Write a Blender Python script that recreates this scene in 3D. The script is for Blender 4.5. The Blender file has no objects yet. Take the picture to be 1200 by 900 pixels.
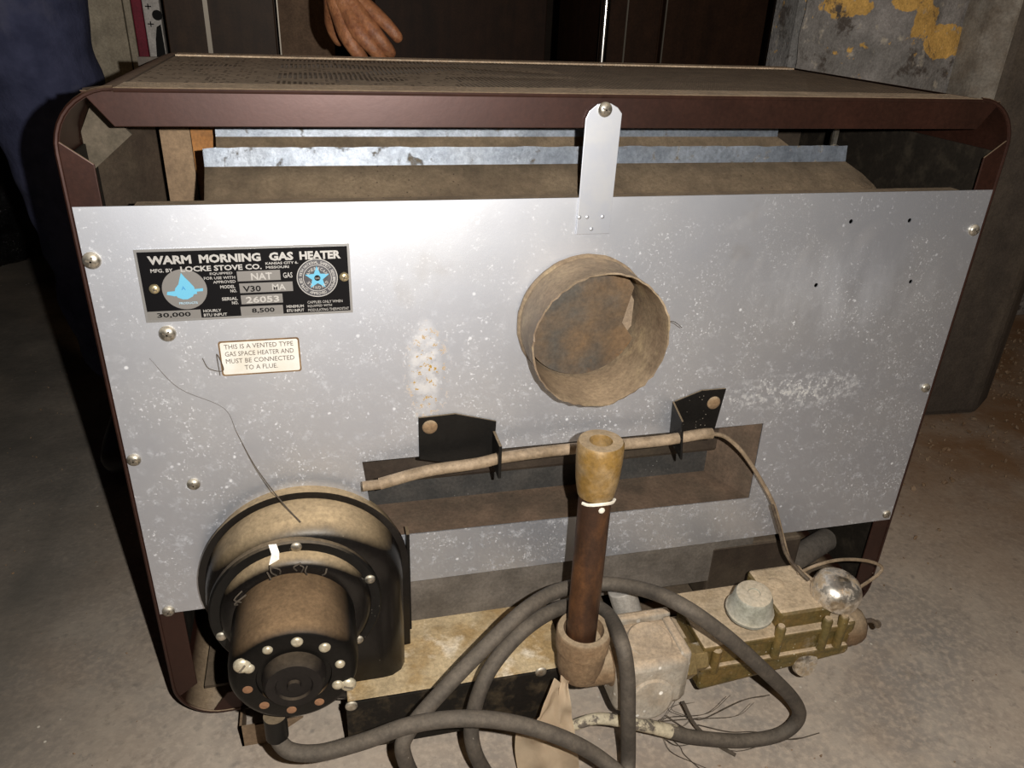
import bpy, bmesh, math, random
from mathutils import Vector, Matrix, Euler, noise
random.seed(7)
C = bpy.context.scene.collection
sc = bpy.context.scene
R = random.random

# ---------------------------------------------------------------- camera, world, light, exposure
cd = bpy.data.cameras.new('camera'); cam = bpy.data.objects.new('camera', cd); C.objects.link(cam)
cam.matrix_world = Matrix(((0.971055, 0.072449, -0.227605, -0.199994), (-0.235790, 0.442971, -0.864974, -0.540155), (0.038156, 0.893604, 0.447232, 0.612000), (0.000000, 0.000000, 0.000000, 1.000000)))
cd.sensor_width = 36.0; cd.lens = 27.3; cd.clip_start = 0.02; cd.clip_end = 50
sc.camera = cam
w = bpy.data.worlds.new('world'); sc.world = w; w.use_nodes = True
w.node_tree.nodes['Background'].inputs[0].default_value = (1.0, 0.86, 0.70, 1)
w.node_tree.nodes['Background'].inputs[1].default_value = 0.016
# the phone's flash beside the lens
ld = bpy.data.lights.new('flash', 'POINT'); ld.energy = 14.0; ld.shadow_soft_size = 0.003; ld.color = (1.0, 0.95, 0.88)
lo = bpy.data.objects.new('flash', ld); C.objects.link(lo); lo.location = (-0.1585, -0.5456, 0.6225)
# weak warm fill lamp, unseen, added to warm the right wall
lb = bpy.data.lights.new('warm_fill', 'POINT'); lb.energy = 7.0; lb.shadow_soft_size = 0.15; lb.color = (1.0, 0.66, 0.36)
lbo = bpy.data.objects.new('warm_fill', lb); C.objects.link(lbo); lbo.location = (0.9, -1.3, 2.35)
sc.view_settings.view_transform = 'Standard'; sc.view_settings.look = 'None'
sc.view_settings.gamma = 1; sc.view_settings.use_curve_mapping = False
sc.view_settings.exposure = 0.8

# ---------------------------------------------------------------- material helpers
def nt(m): return m.node_tree.nodes, m.node_tree.links
CLEAN = {'paper', 'concrete_floor', 'sticker_paper', 'sticker_border', 'panel_sheet', 'plate_black', 'plate_silver', 'plate_letter', 'plate_grey', 'plate_blue', 'plate_ink', 'label_ink', 'bright_tube', 'black_plastic', 'strap_zinc', 'eye', 'denim', 'steel_edge'}
class M:
    """small procedural material: base mix by noise, optional dust on upward faces, speckles, bump"""
    def __init__(s, name, base, rough=.5, metal=0., spec=.5):
        s.m = bpy.data.materials.new(name); s.m.use_nodes = True
        s.n, s.l = nt(s.m); s.b = s.n['Principled BSDF']
        s.b.inputs['Roughness'].default_value = rough; s.b.inputs['Metallic'].default_value = metal
        s.b.inputs['Specular IOR Level'].default_value = spec
        s.tc = s.n.new('ShaderNodeTexCoord').outputs['Object']
        s.col = s.rgb(base); s.metal = metal; s.metsock = None; s.rsock = None; s.rough = rough
        s.h = None
    def rgb(s, c):
        r = s.n.new('ShaderNodeRGB'); r.outputs[0].default_value = (*c, 1); return r.outputs[0]
    def noise(s, scale, detail=4, rough=.6, stretch=None):
        t = s.n.new('ShaderNodeTexNoise'); t.inputs['Scale'].default_value = scale
        t.inputs['Detail'].default_value = detail; t.inputs['Roughness'].default_value = rough
        v = s.tc
        if stretch:
            mp = s.n.new('ShaderNodeMapping'); mp.inputs['Scale'].default_value = stretch; s.l.new(s.tc, mp.inputs[0]); v = mp.outputs[0]
        s.l.new(v, t.inputs['Vector']); return t.outputs['Fac']
    def voro(s, scale, rand=1):
        t = s.n.new('ShaderNodeTexVoronoi'); t.inputs['Scale'].default_value = scale; t.inputs['Randomness'].default_value = rand
        s.l.new(s.tc, t.inputs['Vector']); return t.outputs['Distance']
    def ramp(s, f, lo, hi, a=0., b=1.):
        r = s.n.new('ShaderNodeMapRange'); r.inputs[1].default_value = lo; r.inputs[2].default_value = hi
        r.inputs[3].default_value = a; r.inputs[4].default_value = b; s.l.new(f, r.inputs[0]); return r.outputs[0]
    def math(s, op, a, b=None):
        r = s.n.new('ShaderNodeMath'); r.operation = op
        for i, x in enumerate((a, b)):
            if x is None: continue
            if isinstance(x, (int, float)): r.inputs[i].default_value = x
            else: s.l.new(x, r.inputs[i])
        return r.outputs[0]
    def mix(s, f, c, dielectric=False):
        x = s.n.new('ShaderNodeMix'); x.data_type = 'RGBA'
        if isinstance(f, (int, float)): x.inputs[0].default_value = f
        else: s.l.new(f, x.inputs[0])
        s.l.new(s.col, x.inputs[6]); s.l.new(s.rgb(c), x.inputs[7]); s.col = x.outputs[2]
        if dielectric and not isinstance(f, (int, float)):
            inv = s.math('SUBTRACT', 1, f)
            s.metsock = s.math('MULTIPLY', inv, s.metsock if s.metsock else s.metal)
            d = s.n.new('ShaderNodeMix'); s.l.new(f, d.inputs[0])
            if s.rsock: s.l.new(s.rsock, d.inputs[2])
            else: d.inputs[2].default_value = s.rough
            d.inputs[3].default_value = .95; s.rsock = d.outputs[0]
        return s
    def vary(s, c, scale=20, lo=.4, hi=.65, detail=5, stretch=None):
        return s.mix(s.ramp(s.noise(scale, detail, .6, stretch), lo, hi), c)
    def upface(s, lo=.2, hi=.9):
        g = s.n.new('ShaderNodeNewGeometry'); x = s.n.new('ShaderNodeSeparateXYZ'); s.l.new(g.outputs['Normal'], x.inputs[0])
        return s.ramp(x.outputs[2], lo, hi)
    def dust(s, c=(.33, .25, .16), amt=.9, lo=.15, hi=.7, scale=25):
        f = s.math('MULTIPLY', s.upface(lo, hi), s.ramp(s.noise(scale, 6, .7), .25, .5, amt*.6, amt))
        return s.mix(f, c, True)
    def specks(s, c, scale=120, thr=.12, dens=.5, diel=True, dscale=9):
        a = s.ramp(s.voro(scale), thr, thr*.6)
        b = s.ramp(s.noise(dscale, 3), dens, dens+.08)
        return s.mix(s.math('MULTIPLY', a, b), c, diel)
    def sep(s):
        x = s.n.new('ShaderNodeSeparateXYZ'); s.l.new(s.tc, x.inputs[0]); return x.outputs
    def bump(s, f, strength=.3, dist=.002):
        b = s.n.new('ShaderNodeBump'); b.inputs['Strength'].default_value = strength; b.inputs['Distance'].default_value = dist
        s.l.new(f, b.inputs['Height'])
        if s.h: s.l.new(s.h, b.inputs['Normal'])
        s.h = b.outputs[0]; return s
    def nb(s, scale=60, strength=.3, dist=.002, detail=6): return s.bump(s.noise(scale, detail, .65), strength, dist)
    def grit(s):
        a = s.ramp(s.noise(320, 3, .7), .3, .7, .78, 1.22); b = s.ramp(s.noise(38, 5, .65), .3, .7, .78, 1.22)
        k = s.math('MULTIPLY', a, b); c = s.n.new('ShaderNodeCombineColor')
        for i in range(3): s.l.new(k, c.inputs[i])
        x = s.n.new('ShaderNodeMix'); x.data_type = 'RGBA'; x.blend_type = 'MULTIPLY'; x.inputs[0].default_value = 1
        s.l.new(s.col, x.inputs[6]); s.l.new(c.outputs[0], x.inputs[7]); s.col = x.outputs[2]; return s
    def done(s):
        if s.m.name not in CLEAN: s.grit()
        s.l.new(s.col, s.b.inputs['Base Color'])
        if s.metsock: s.l.new(s.metsock, s.b.inputs['Metallic'])
        if s.rsock: s.l.new(s.rsock, s.b.inputs['Roughness'])
        if s.h: s.l.new(s.h, s.b.inputs['Normal'])
        return s.m

DUST = (.31, .235, .15)
# aluminium rear panel: dull sheet with white corrosion specks, pale smears, a rusty splash
p = M('panel_sheet', (.61, .64, .71), .47, .85)
p.vary((.69, .71, .755), 7, .4, .7)
x, y, z = p.sep()
low = p.ramp(z, .45, .2)
fl = p.math('MULTIPLY', p.ramp(p.noise(420, 3, .7), .60, .68, 0, .8), p.ramp(p.noise(28, 4, .7), .44, .60))
p.mix(p.math('MULTIPLY', fl, p.ramp(z, .50, .30, .15, 1)), (.62, .62, .62), True)
fl = p.math('MULTIPLY', p.ramp(p.voro(95), .16, .07, 0, .8), p.ramp(p.noise(37, 3, .7), .55, .62))
p.mix(p.math('MULTIPLY', fl, p.ramp(z, .52, .30, .2, 1)), (.66, .66, .66), True)
p.mix(p.math('MULTIPLY', p.ramp(p.noise(95, 8, .85), .54, .68, 0, .5), low), (.56, .56, .55), True)
STREAKS = [((0.1146, 0.4165), (0.1265, 0.4381), .004), ((0.1353, 0.4120), (0.1499, 0.4387), .005), ((0.1779, 0.4212), (0.1891, 0.4438), .005), ((0.2290, 0.4375), (0.2483, 0.4557), .009), ((0.1095, 0.4538), (0.1465, 0.4732), .006), ((0.2842, 0.4357), (0.2942, 0.4413), .009), ((0.2136, 0.4474), (0.2171, 0.4522), .010)]
def blob(mm, cx, cz, rx, rz, hard=.6):
    a = mm.math('DIVIDE', mm.math('SUBTRACT', x, cx), rx); b = mm.math('DIVIDE', mm.math('SUBTRACT', z, cz), rz)
    d = mm.math('ADD', mm.math('MULTIPLY', a, a), mm.math('MULTIPLY', b, b)); return mm.ramp(d, 1, hard)
p.mix(p.math('MULTIPLY', blob(p, .23, .40, .11, .05, 0), p.ramp(p.noise(26, 4, .6, (1, 1, .35)), .45, .70, 0, .12)), (.66, .68, .72), True)
for q in STREAKS:
    (ax, az), (bx, bz), wd = q; L_ = math.hypot(bx-ax, bz-az)/2; ca, sa = (bx-ax)/(2*L_), (bz-az)/(2*L_)
    dx = p.math('SUBTRACT', x, (ax+bx)/2); dz = p.math('SUBTRACT', z, (az+bz)/2)
    u = p.math('ADD', p.math('MULTIPLY', dx, ca), p.math('MULTIPLY', dz, sa)); v = p.math('SUBTRACT', p.math('MULTIPLY', dz, ca), p.math('MULTIPLY', dx, sa))
    u = p.math('DIVIDE', u, L_*1.4); v = p.math('DIVIDE', v, wd); d = p.math('ADD', p.math('MULTIPLY', u, u), p.math('MULTIPLY', v, v))
    p.mix(p.math('MULTIPLY', p.ramp(d, 1, 0, 0, .30), p.ramp(p.noise(70, 4), .35, .6, .3, 1)), (.86, .88, .93))
p.mix(p.math('MULTIPLY', blob(p, .20, .305, .09, .02, 0), p.ramp(p.noise(210, 5, .7), .48, .60, 0, .45)), (.58, .55, .46), True)
halo = p.math('MULTIPLY', blob(p, -.128, .352, .014, .045, .3), p.ramp(p.noise(120, 4), .35, .65, 0, .35))
p.mix(halo, (.72, .66, .56), True)
p.mix(p.math('MULTIPLY', blob(p, -.126, .348, .02, .048, .2), p.ramp(p.noise(290, 3), .585, .62)), (.36, .21, .03), True)
p.vary((.42, .38, .33), 5, .62, .8)
p.nb(9, .25, .004, 2).nb(300, .05, .0005)
PANEL = p.done()

m = M('brown_enamel', (.017, .0072, .0046), .40, 0., .55).vary((.022, .0085, .0055), 14).dust(DUST, .92, .5, .95)
m.specks((.3, .25, .2), 220, .1, .58); m.mix(m.math('MULTIPLY', m.upface(.9, .99), m.ramp(m.noise(18, 5), .3, .6, .3, .9)), (.26, .21, .155), True); m.b.inputs['Specular Tint'].default_value = (1, .72, .70, 1); BROWN = m.nb(20, .08, .002).done()
BLACKI = M('shade_dark', (.014, .011, .008), .85, 0, .15).vary((.03, .024, .017), 60, .5, .7).done()
m = M('rim_dust', (.72, .55, .38), .95).vary((.58, .43, .30), 18).vary((.8, .66, .5), 120, .55, .7); RIM = m.nb(500, 1., .004).done()
m = M('dark_inner', (.035, .024, .017), .6).vary((.06, .045, .03), 12).dust((.16, .12, .08), .6); INNER = m.nb(60, .2).done()
m = M('galvanised_shell', (.30, .34, .40), .5, .6).vary((.40, .44, .50), 30)
m.mix(m.ramp(m.noise(90, 5), .6, .7), (.2, .17, .13), True); SHELL = m.nb(80, .2).done()
m = M('dusty_shell', (.27, .205, .135), .95).vary((.20, .15, .10), 40).specks((.1, .07, .05), 180, .14, .5); DUSTY = m.nb(150, .5, .0015).done()
m = M('grille_steel', (.22, .18, .14), .6, .15).dust((.42, .33, .24), .75, .3, .9, 9); GRILLE = m.done()
m = M('orange_rust', (.30, .13, .035), .85).vary((.20, .10, .04), 25); ORANGE = m.nb(60, .3).done()
m = M('tan_plate', (.20, .135, .08), .85).vary((.15, .10, .06), 25); TAN = m.nb(60, .3).done()
m = M('chrome_screw', (.55, .52, .46), .3, .9).vary((.42, .38, .30), 300).dust((.5, .44, .33), .4); SCREW = m.done()
m = M('black_paint', (.006, .0055, .005), .45, 0, .25).specks((.3, .27, .22), 260, .12, .55).dust(DUST, .55, .5, .95, 60); BLACK = m.nb(60, .15).done()
m = M('dull_black', (.010, .008, .006), .75, 0, .2).vary((.05, .037, .022), 60, .5, .7).specks((.25, .2, .13), 300, .12, .56); DBLACK = m.nb(120, .3).done()
m = M('blower_enamel', (.006, .005, .0045), .25, 0., .4).dust((.36, .27, .16), .97, .42, .88, 30)
m.specks((.4, .35, .25), 200, .1, .6); BLOWER = m.nb(180, .2, .0008).done()
m = M('motor_enamel', (.004, .0035, .003), .4, 0, .18).dust((.17, .11, .06), .97, .42, .90, 30); MOTOR = m.nb(200, .25, .0008).done()
m = M('flue_steel', (.27, .205, .135), .6, .15).vary((.17, .12, .08), 26).vary((.36, .28, .17), 45, .55, .7)
m.dust((.34, .25, .16), .7, .35, .95, 60).specks((.6, .5, .3), 240, .12, .58); FLUE = m.nb(160, .35, .001).done()
m = M('baffle_steel', (.135, .085, .045), .7, .1).vary((.07, .062, .052), 14, .42, .6).vary((.20, .095, .03), 35, .62, .75); BAFFLE = m.nb(60, .3).done()
m = M('brown_shelf', (.13, .088, .06), .8).vary((.09, .065, .045), 30).specks((.3, .27, .22), 200, .1, .55); SHELF = m.nb(120, .3).done()
m = M('grey_back', (.035, .034, .032), .7).vary((.055, .05, .045), 40).specks((.25, .24, .22), 240, .13, .5); GBACK = m.nb(120, .2).done()
m = M('ochre_ledge', (.50, .39, .235), .95).vary((.38, .26, .12), 22, .45, .6).vary((.60, .52, .40), 40, .55, .7).specks((.12, .08, .05), 110, .1, .58); LEDGE = m.nb(140, .6, .002).done()
m = M('grey_strip', (.15, .13, .11), .8).vary((.10, .085, .07), 30).specks((.4, .38, .34), 160, .1, .6); STRIP = m.nb(120, .3).done()
m = M('rusty_pipe', (.045, .020, .010), .5, .2).vary((.12, .05, .018), 45, .45, .65, stretch=(1, 1, .4)).specks((.5, .38, .2), 150, .13, .58); PIPE = m.nb(120, .5, .001).done()
m = M('ochre_collar', (.20, .115, .028), .55, .1).vary((.26, .18, .09), 60).dust((.34, .26, .17), .95, .5, .9); COLLAR = m.nb(120, .4, .001).done()
m = M('sealant', (.75, .7, .6), .6); SEAL = m.done()
m = M('dusty_iron', (.17, .105, .055), .95).vary((.24, .16, .09), 40).dust((.34, .26, .17), .9, .2, .8); IRON = m.nb(150, .6, .0015).done()
m = M('dusty_white_metal', (.40, .36, .30), .8, .15).vary((.30, .25, .19), 40).dust((.42, .32, .22), .9, .4, .9, 40).specks((.75, .72, .66), 90, .2, .5); WMETAL = m.nb(120, .6, .0015).done()
m = M('olive_casting', (.13, .10, .035), .45, .3).vary((.20, .13, .04), 60).vary((.30, .24, .16), 35, .6, .72).specks((.6, .56, .45), 170, .12, .5).dust((.45, .35, .235), 1., .3, .75, 50); OLIVE = m.nb(170, .6, .0015).done()
m = M('grey_cap', (.42, .42, .36), .6, .2).vary((.30, .30, .24), 60).dust((.52, .44, .33), .85, .2, .95, 60); CAP = m.nb(120, .5, .001).done()
m = M('shiny_cap', (.75, .70, .62), .33, .9).vary((.4, .33, .24), 45, .5, .6); m.mix(m.ramp(m.noise(70, 7, .7), .46, .58), (.36, .28, .19), True); SHINY = m.nb(60, .3, .001).done()
m = M('grey_rubber', (.055, .046, .037), .7).vary((.085, .07, .055), 60).specks((.4, .36, .3), 220, .1, .58).dust((.14, .115, .088), .5); CORD = m.nb(160, .25, .0008).done()
m = M('plaster_cord', (.48, .42, .30), .8).vary((.12, .10, .08), 70, .5, .56); CORD2 = m.nb(160, .4, .001).done()
m = M('capillary', (.33, .25, .17), .7, .2).vary((.22, .16, .10), 60); CAPI = m.nb(200, .3, .001).done()
m = M('dark_wire', (.05, .035, .025), .7).vary((.12, .09, .06), 100); WIRE = m.done()
m = M('paper', (.74, .60, .43), .9).vary((.60, .46, .31), 25).specks((.25, .13, .07), 70, .14, .6); PAPER = m.nb(40, .3, .002).done()
m = M('plate_black', (.004, .004, .005), .3, 0., .3); NPBLACK = m.done()
m = M('plate_silver', (.50, .50, .50), .35, .8); NPSIL = m.done()
m = M('plate_letter', (.66, .65, .63), .35, .6); NPLET = m.done()
m = M('plate_grey', (.27, .26, .25), .4, .5); NPGREY = m.done()
m = M('plate_blue', (.12, .40, .58), .5); NPBLUE = m.done()
m = M('plate_ink', (.006, .006, .006), .6, 0, .1); INK = m.done(); SLOT = M('slot_grime', (.12, .10, .075), .8).done()
m = M('sticker_paper', (.66, .65, .61), .7).vary((.60, .57, .50), 60); STICK = m.done()
m = M('sticker_border', (.12, .065, .025), .7).vary((.22, .13, .05), 90); SBORD = m.done()
m = M('concrete_floor', (.43, .355, .285), .93).vary((.29, .26, .23), 4, .4, .65).vary((.52, .45, .37), 11, .5, .75).vary((.50, .42, .34), 160, .45, .7).vary((.27, .235, .20), 90, .56, .75)
m.mix(m.ramp(m.noise(2.2, 5), .55, .75, 0, .7), (.28, .19, .12)); m.mix(m.ramp(m.noise(30, 6, .75), .58, .75, 0, .6), (.16, .13, .10))
fx, fy, fz = m.sep()
m.mix(m.math('MULTIPLY', m.ramp(m.math('ADD', m.math('MULTIPLY', fx, .9), fy), .45, 1.0), m.ramp(m.noise(9, 5), .3, .6, .35, .95)), (.24, .13, .06))
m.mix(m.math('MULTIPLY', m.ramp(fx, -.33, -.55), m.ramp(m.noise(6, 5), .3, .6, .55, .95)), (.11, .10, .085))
m.specks((.62, .58, .5), 55, .09, .56, False, 5); FLOOR = m.nb(45, .35, .003).nb(220, .25, .001).done()
m = M('peeling_plaster', (.20, .19, .18), .95).vary((.30, .28, .27), 14, .45, .7)
x, y, z = m.sep()
yel = None
for q in (((0.4985, 0.6193), .045, .022), ((0.6674, 0.5783), .045, .026), ((0.7275, 0.5776), .035, .032), ((0.6197, 0.6048), .026, .034), ((0.5865, 0.6245), .03, .016), ((0.7368, 0.6106), .02, .05), ((.62, .9), .12, .14), ((.8, 1.4), .15, .2), ((.55, .25), .03, .1)):
    t = m.math('ADD', blob(m, q[0][0], q[0][1], q[1], q[2], 0), m.ramp(m.noise(42, 5, .6), .3, .7, -.45, .45))
    yel = m.math('MAXIMUM', yel, t) if yel else t
m.mix(m.ramp(yel, .32, .40), (.60, .36, .10)); m.mix(m.ramp(m.noise(17, 6, .7), .56, .62), (.085, .07, .06)); m.mix(m.ramp(m.noise(60, 5), .6, .7), (.4, .36, .3))
PLASTER = m.nb(14, .8, .012).nb(90, .5, .003).done()
m = M('pillar_concrete', (.075, .06, .048), .9).vary((.12, .095, .07), 14, .45, .7, 5, (1, 1, .2)); PILLAR = m.nb(30, .5, .006).done()
m = M('pillar_edge_lit', (.26, .235, .20), .9).vary((.16, .13, .1), 30); PEDGE = m.nb(60, .5, .004).done()
m = M('dark_wall', (.05, .035, .025), .9).vary((.03, .02, .015), 6); DWALL = m.nb(20, .3, .01).done()
def lacquer(name, c, c2, r=.4):
    mm = M(name, c, r, 0, .2).vary(c2, 8, .4, .7, 6, (6, 6, .5)); return mm.nb(30, .05, .002).done()
WOOD1 = lacquer('dark_veneer', (.036, .016, .008), (.024, .011, .006), .55)
WOOD2 = lacquer('brown_veneer', (.042, .022, .011), (.025, .013, .007), .5)
WOOD3 = lacquer('tan_board', (.15, .095, .06), (.11, .07, .045), .7)
BEIGE = lacquer('beige_board', (.33, .29, .22), (.27, .23, .17), .6)
MAROON = lacquer('maroon_board', (.17, .013, .030), (.12, .010, .02), .5)
WHITEP = lacquer('white_print', (.46, .44, .42), (.38, .36, .34), .6)
EDGE = M('steel_edge', (.24, .21, .17), .4, .4).done()
CHROME = M('bright_tube', (.75, .72, .68), .18, 1.).done()
m = M('skin', (.30, .125, .055), .5).vary((.20, .075, .035), 110, .45, .65); m.b.inputs['Subsurface Weight'].default_value = .05; SKIN = m.nb(160, .55, .0025).done()
m = M('denim', (.045, .050, .095), .95, 0, .2).vary((.028, .032, .065), 30).vary((.085, .085, .12), 9, .55, .75); DENIM = m.nb(24, .4, .01).nb(700, .3, .0005).done()
m = M('shirt_cloth', (.05, .05, .055), .9).vary((.035, .035, .04), 20); SHIRT = m.nb(20, .4, .01).done()
HAIR = M('hair', (.02, .014, .01), .6).done(); SHOE = M('shoe_leather', (.02, .016, .013), .5).done()
EYE = M('eye', (.7, .68, .64), .2).done()
BAG = M('black_plastic', (.006, .006, .007), .10, 0, .8).nb(25, 1., .02).nb(70, .8, .006).nb(160, 1., .004).done()
RUB = M('rubble', (.20, .125, .07), .95).vary((.30, .22, .15), 40).nb(80, .5).done()
WHITE = M('white_chip', (.85, .8, .72), .6).done()
WEB = M('dirty_web', (.07, .055, .04), .95).done()

# ---------------------------------------------------------------- geometry helpers
def thing(name, label, cat, loc, group=None):
    o = bpy.data.objects.new(name, None); C.objects.link(o); o.location = loc; o.empty_display_size = .05
    o['label'] = label; o['category'] = cat
    if group: o['group'] = group
    return o
def rootof(o):
    v = Vector((0, 0, 0))
    while o is not None: v += o.location; o = o.parent
    return v
def obj(name, bm, mat, parent=None, smooth=True, bevel=0, label=None, kind=None, mods=None, own=True):
    """mesh given in world coordinates; own=True puts a top-level object's origin at its base"""
    me = bpy.data.meshes.new(name)
    if isinstance(bm, bpy.types.Mesh): me = bm
    else:
        bmesh.ops.recalc_face_normals(bm, faces=bm.faces); bm.to_mesh(me); bm.free()
    o = bpy.data.objects.new(name, me); C.objects.link(o)
    if parent:
        o.parent = parent; o.matrix_parent_inverse = Matrix.Translation(-parent.location) if parent.type == 'EMPTY' else Matrix.Identity(4)
    me.materials.clear()
    for q in (mat if isinstance(mat, (list, tuple)) else [mat]): me.materials.append(q)
    for f in me.polygons: f.use_smooth = smooth
    if smooth and len(me.polygons) < 60000:
        me.set_sharp_from_angle(angle=math.radians(38))
    if bevel:
        b = o.modifiers.new('bevel', 'BEVEL'); b.width = bevel; b.segments = 2; b.limit_method = 'ANGLE'; b.angle_limit = .6
    if label: o['label'] = label
    if kind: o['kind'] = kind
    return o
def tag(o, label, cat, group=None, kind=None):
    o['label'] = label; o['category'] = cat
    if group: o['group'] = group
    if kind: o['kind'] = kind
    return o
def B(): return bmesh.new()
def box(bm, lo, hi):
    vs = [bm.verts.new((x, y, z)) for x in (lo[0], hi[0]) for y in (lo[1], hi[1]) for z in (lo[2], hi[2])]
    for f in ((0,1,3,2),(4,6,7,5),(0,4,5,1),(2,3,7,6),(0,2,6,4),(1,5,7,3)): bm.faces.new([vs[i] for i in f])
    return bm
def frame(d):
    d = Vector(d).normalized(); u = d.orthogonal().normalized()
    if abs(d.z) < .99: u = Vector((0, 0, 1)).cross(d).normalized()
    return d, u, d.cross(u)
def lathe(bm, o, d, prof, seg=32, capend=True, capstart=True, jitter=0):
    """profile = [(t along d, radius)]"""
    o = Vector(o); d, u, v = frame(d); rings = []
    for t, r in prof:
        ring = []
        for i in range(seg):
            a = 2*math.pi*i/seg; rr = r*(1+jitter*(noise.noise(Vector((i*.7, t*200, r*99)))))
            ring.append(bm.verts.new(o + d*t + (u*math.cos(a)+v*math.sin(a))*rr))
        rings.append(ring)
    for a, b in zip(rings, rings[1:]):
        for i in range(seg): bm.faces.new((a[i], a[(i+1) % seg], b[(i+1) % seg], b[i]))
    if capstart: bm.faces.new(rings[0][::-1])
    if capend: bm.faces.new(rings[-1])
    return bm
def cyl(bm, a, b, r, r2=None, seg=24):
    a = Vector(a); b = Vector(b); return lathe(bm, a, b-a, [(0, r), ((b-a).length, r2 if r2 is not None else r)], seg)
def smoothpath(pts, n=8):
    P = [Vector(q) for q in pts]; out = []
    P = [2*P[0]-P[1]] + P + [2*P[-1]-P[-2]]
    for i in range(1, len(P)-2):
        for k in range(n):
            t = k/n; a, b, c, d = P[i-1:i+3]
            out.append(.5*((2*b)+(c-a)*t+(2*a-5*b+4*c-d)*t*t+(3*b-a-3*c+d)*t**3))
    out.append(P[-2]); return out
def tube(bm, pts, r, seg=12, n=8, rf=None):
    P = smoothpath(pts, n); rings = []; up = None
    for i, q in enumerate(P):
        t = (P[min(i+1, len(P)-1)]-P[max(i-1, 0)]).normalized()
        if up is None: up = t.orthogonal().normalized()
        up = (up - t*up.dot(t)).normalized(); v = t.cross(up)
        rr = rf(i/(len(P)-1)) if rf else r
        rings.append([bm.verts.new(q+(up*math.cos(2*math.pi*k/seg)+v*math.sin(2*math.pi*k/seg))*rr) for k in range(seg)])
    for a, b in zip(rings, rings[1:]):
        for i in range(seg): bm.faces.new((a[i], a[(i+1) % seg], b[(i+1) % seg], b[i]))
    bm.faces.new(rings[0][::-1]); bm.faces.new(rings[-1]); return bm
def prism(bm, pts, off):
    off = Vector(off); a = [bm.verts.new(q) for q in pts]; b = [bm.verts.new(Vector(q)+off) for q in pts]; n = len(a)
    bm.faces.new(a); bm.faces.new(b[::-1])
    for i in range(n): bm.faces.new((a[i], b[i], b[(i+1) % n], a[(i+1) % n]))
    return bm
def dome(bm, o, d, r, h, seg=20, rings=6, base=0):
    prof = [(0, r)] + ([(base, r)] if base else []) + [(base+h*math.sin(k/rings*math.pi/2), r*math.cos(k/rings*math.pi/2)) for k in range(1, rings)] + [(base+h, r*.02)]
    return lathe(bm, o, d, prof, seg)
def ring2(cx, cz, r, n=48, r2=None, a0=0): return [(cx+r*math.cos(a0+2*math.pi*i/n), cz+(r2 or r)*math.sin(a0+2*math.pi*i/n)) for i in range(n)]
def flat(loops, y0, y1):
    """a sheet in the xz plane with holes, between y0 and y1"""
    cu = bpy.data.curves.new('c', 'CURVE'); cu.dimensions = '2D'; cu.fill_mode = 'BOTH'; cu.extrude = abs(y1-y0)/2
    for L in loops:
        s = cu.splines.new('POLY'); s.points.add(len(L)-1); s.use_cyclic_u = True
        for q, (a, b) in zip(s.points, L): q.co = (a, b, 0, 1)
    return curvemesh(cu, Matrix.Translation((0, (y0+y1)/2, 0)) @ Matrix.Rotation(math.pi/2, 4, 'X'))
def curvemesh(cu, mx):
    o = bpy.data.objects.new('t', cu); C.objects.link(o); dg = bpy.context.evaluated_depsgraph_get(); dg.update()
    me = bpy.data.meshes.new_from_object(o.evaluated_get(dg)); bpy.data.objects.remove(o); bpy.data.curves.remove(cu)
    bm = bmesh.new(); bm.from_mesh(me); bpy.data.meshes.remove(me)
    bmesh.ops.transform(bm, matrix=mx, verts=bm.verts); bmesh.ops.remove_doubles(bm, verts=bm.verts, dist=1e-6)
    return bm
def text(s, x, z, y, width, height, bold=0., align='CENTER', th=.0002, shear=0):
    """lettering standing on the plane y, scaled to the given width and cap height"""
    cu = bpy.data.curves.new('t', 'FONT'); cu.body = s; cu.size = 1; cu.offset = bold; cu.extrude = .5; cu.resolution_u = 2; cu.shear = shear
    bm = curvemesh(cu, Matrix.Identity(4))
    xs = [v.co.x for v in bm.verts]; zs = [v.co.y for v in bm.verts]
    x0, x1, z0, z1 = min(xs), max(xs), min(zs), max(zs)
    for v in bm.verts:
        a = (v.co.x-x0)/(x1-x0)*width; b = (v.co.y-z0)/(z1-z0)*height
        v.co = (x + (a - width/2 if align == 'CENTER' else a), y - (v.co.z+.5)*th, z + b)
    return bm
def arctext(s, cx, cz, r, y, size, a_mid, step, up=True):
    bm = bmesh.new()
    for i, ch in enumerate(s):
        if ch == ' ': continue
        k = i-(len(s)-1)/2; a = a_mid - k*step if up else a_mid + k*step
        t = text(ch, 0, -size/2, 0, size*(.3 if ch in 'I1' else .72), size, .01)
        rot = a-math.pi/2 if up else a+math.pi/2
        mx = Matrix.Translation((cx+r*math.cos(a), y, cz+r*math.sin(a))) @ Matrix.Rotation(-rot, 4, 'Y')
        bmesh.ops.transform(t, matrix=mx, verts=t.verts); me = bpy.data.meshes.new('x'); t.to_mesh(me); t.free(); bm.from_mesh(me); bpy.data.meshes.remove(me)
    return bm
def join(bms):
    b = bms[0]
    for t in bms[1:]:
        me = bpy.data.meshes.new('x'); t.to_mesh(me); t.free(); b.from_mesh(me); bpy.data.meshes.remove(me)
    return b

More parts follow.
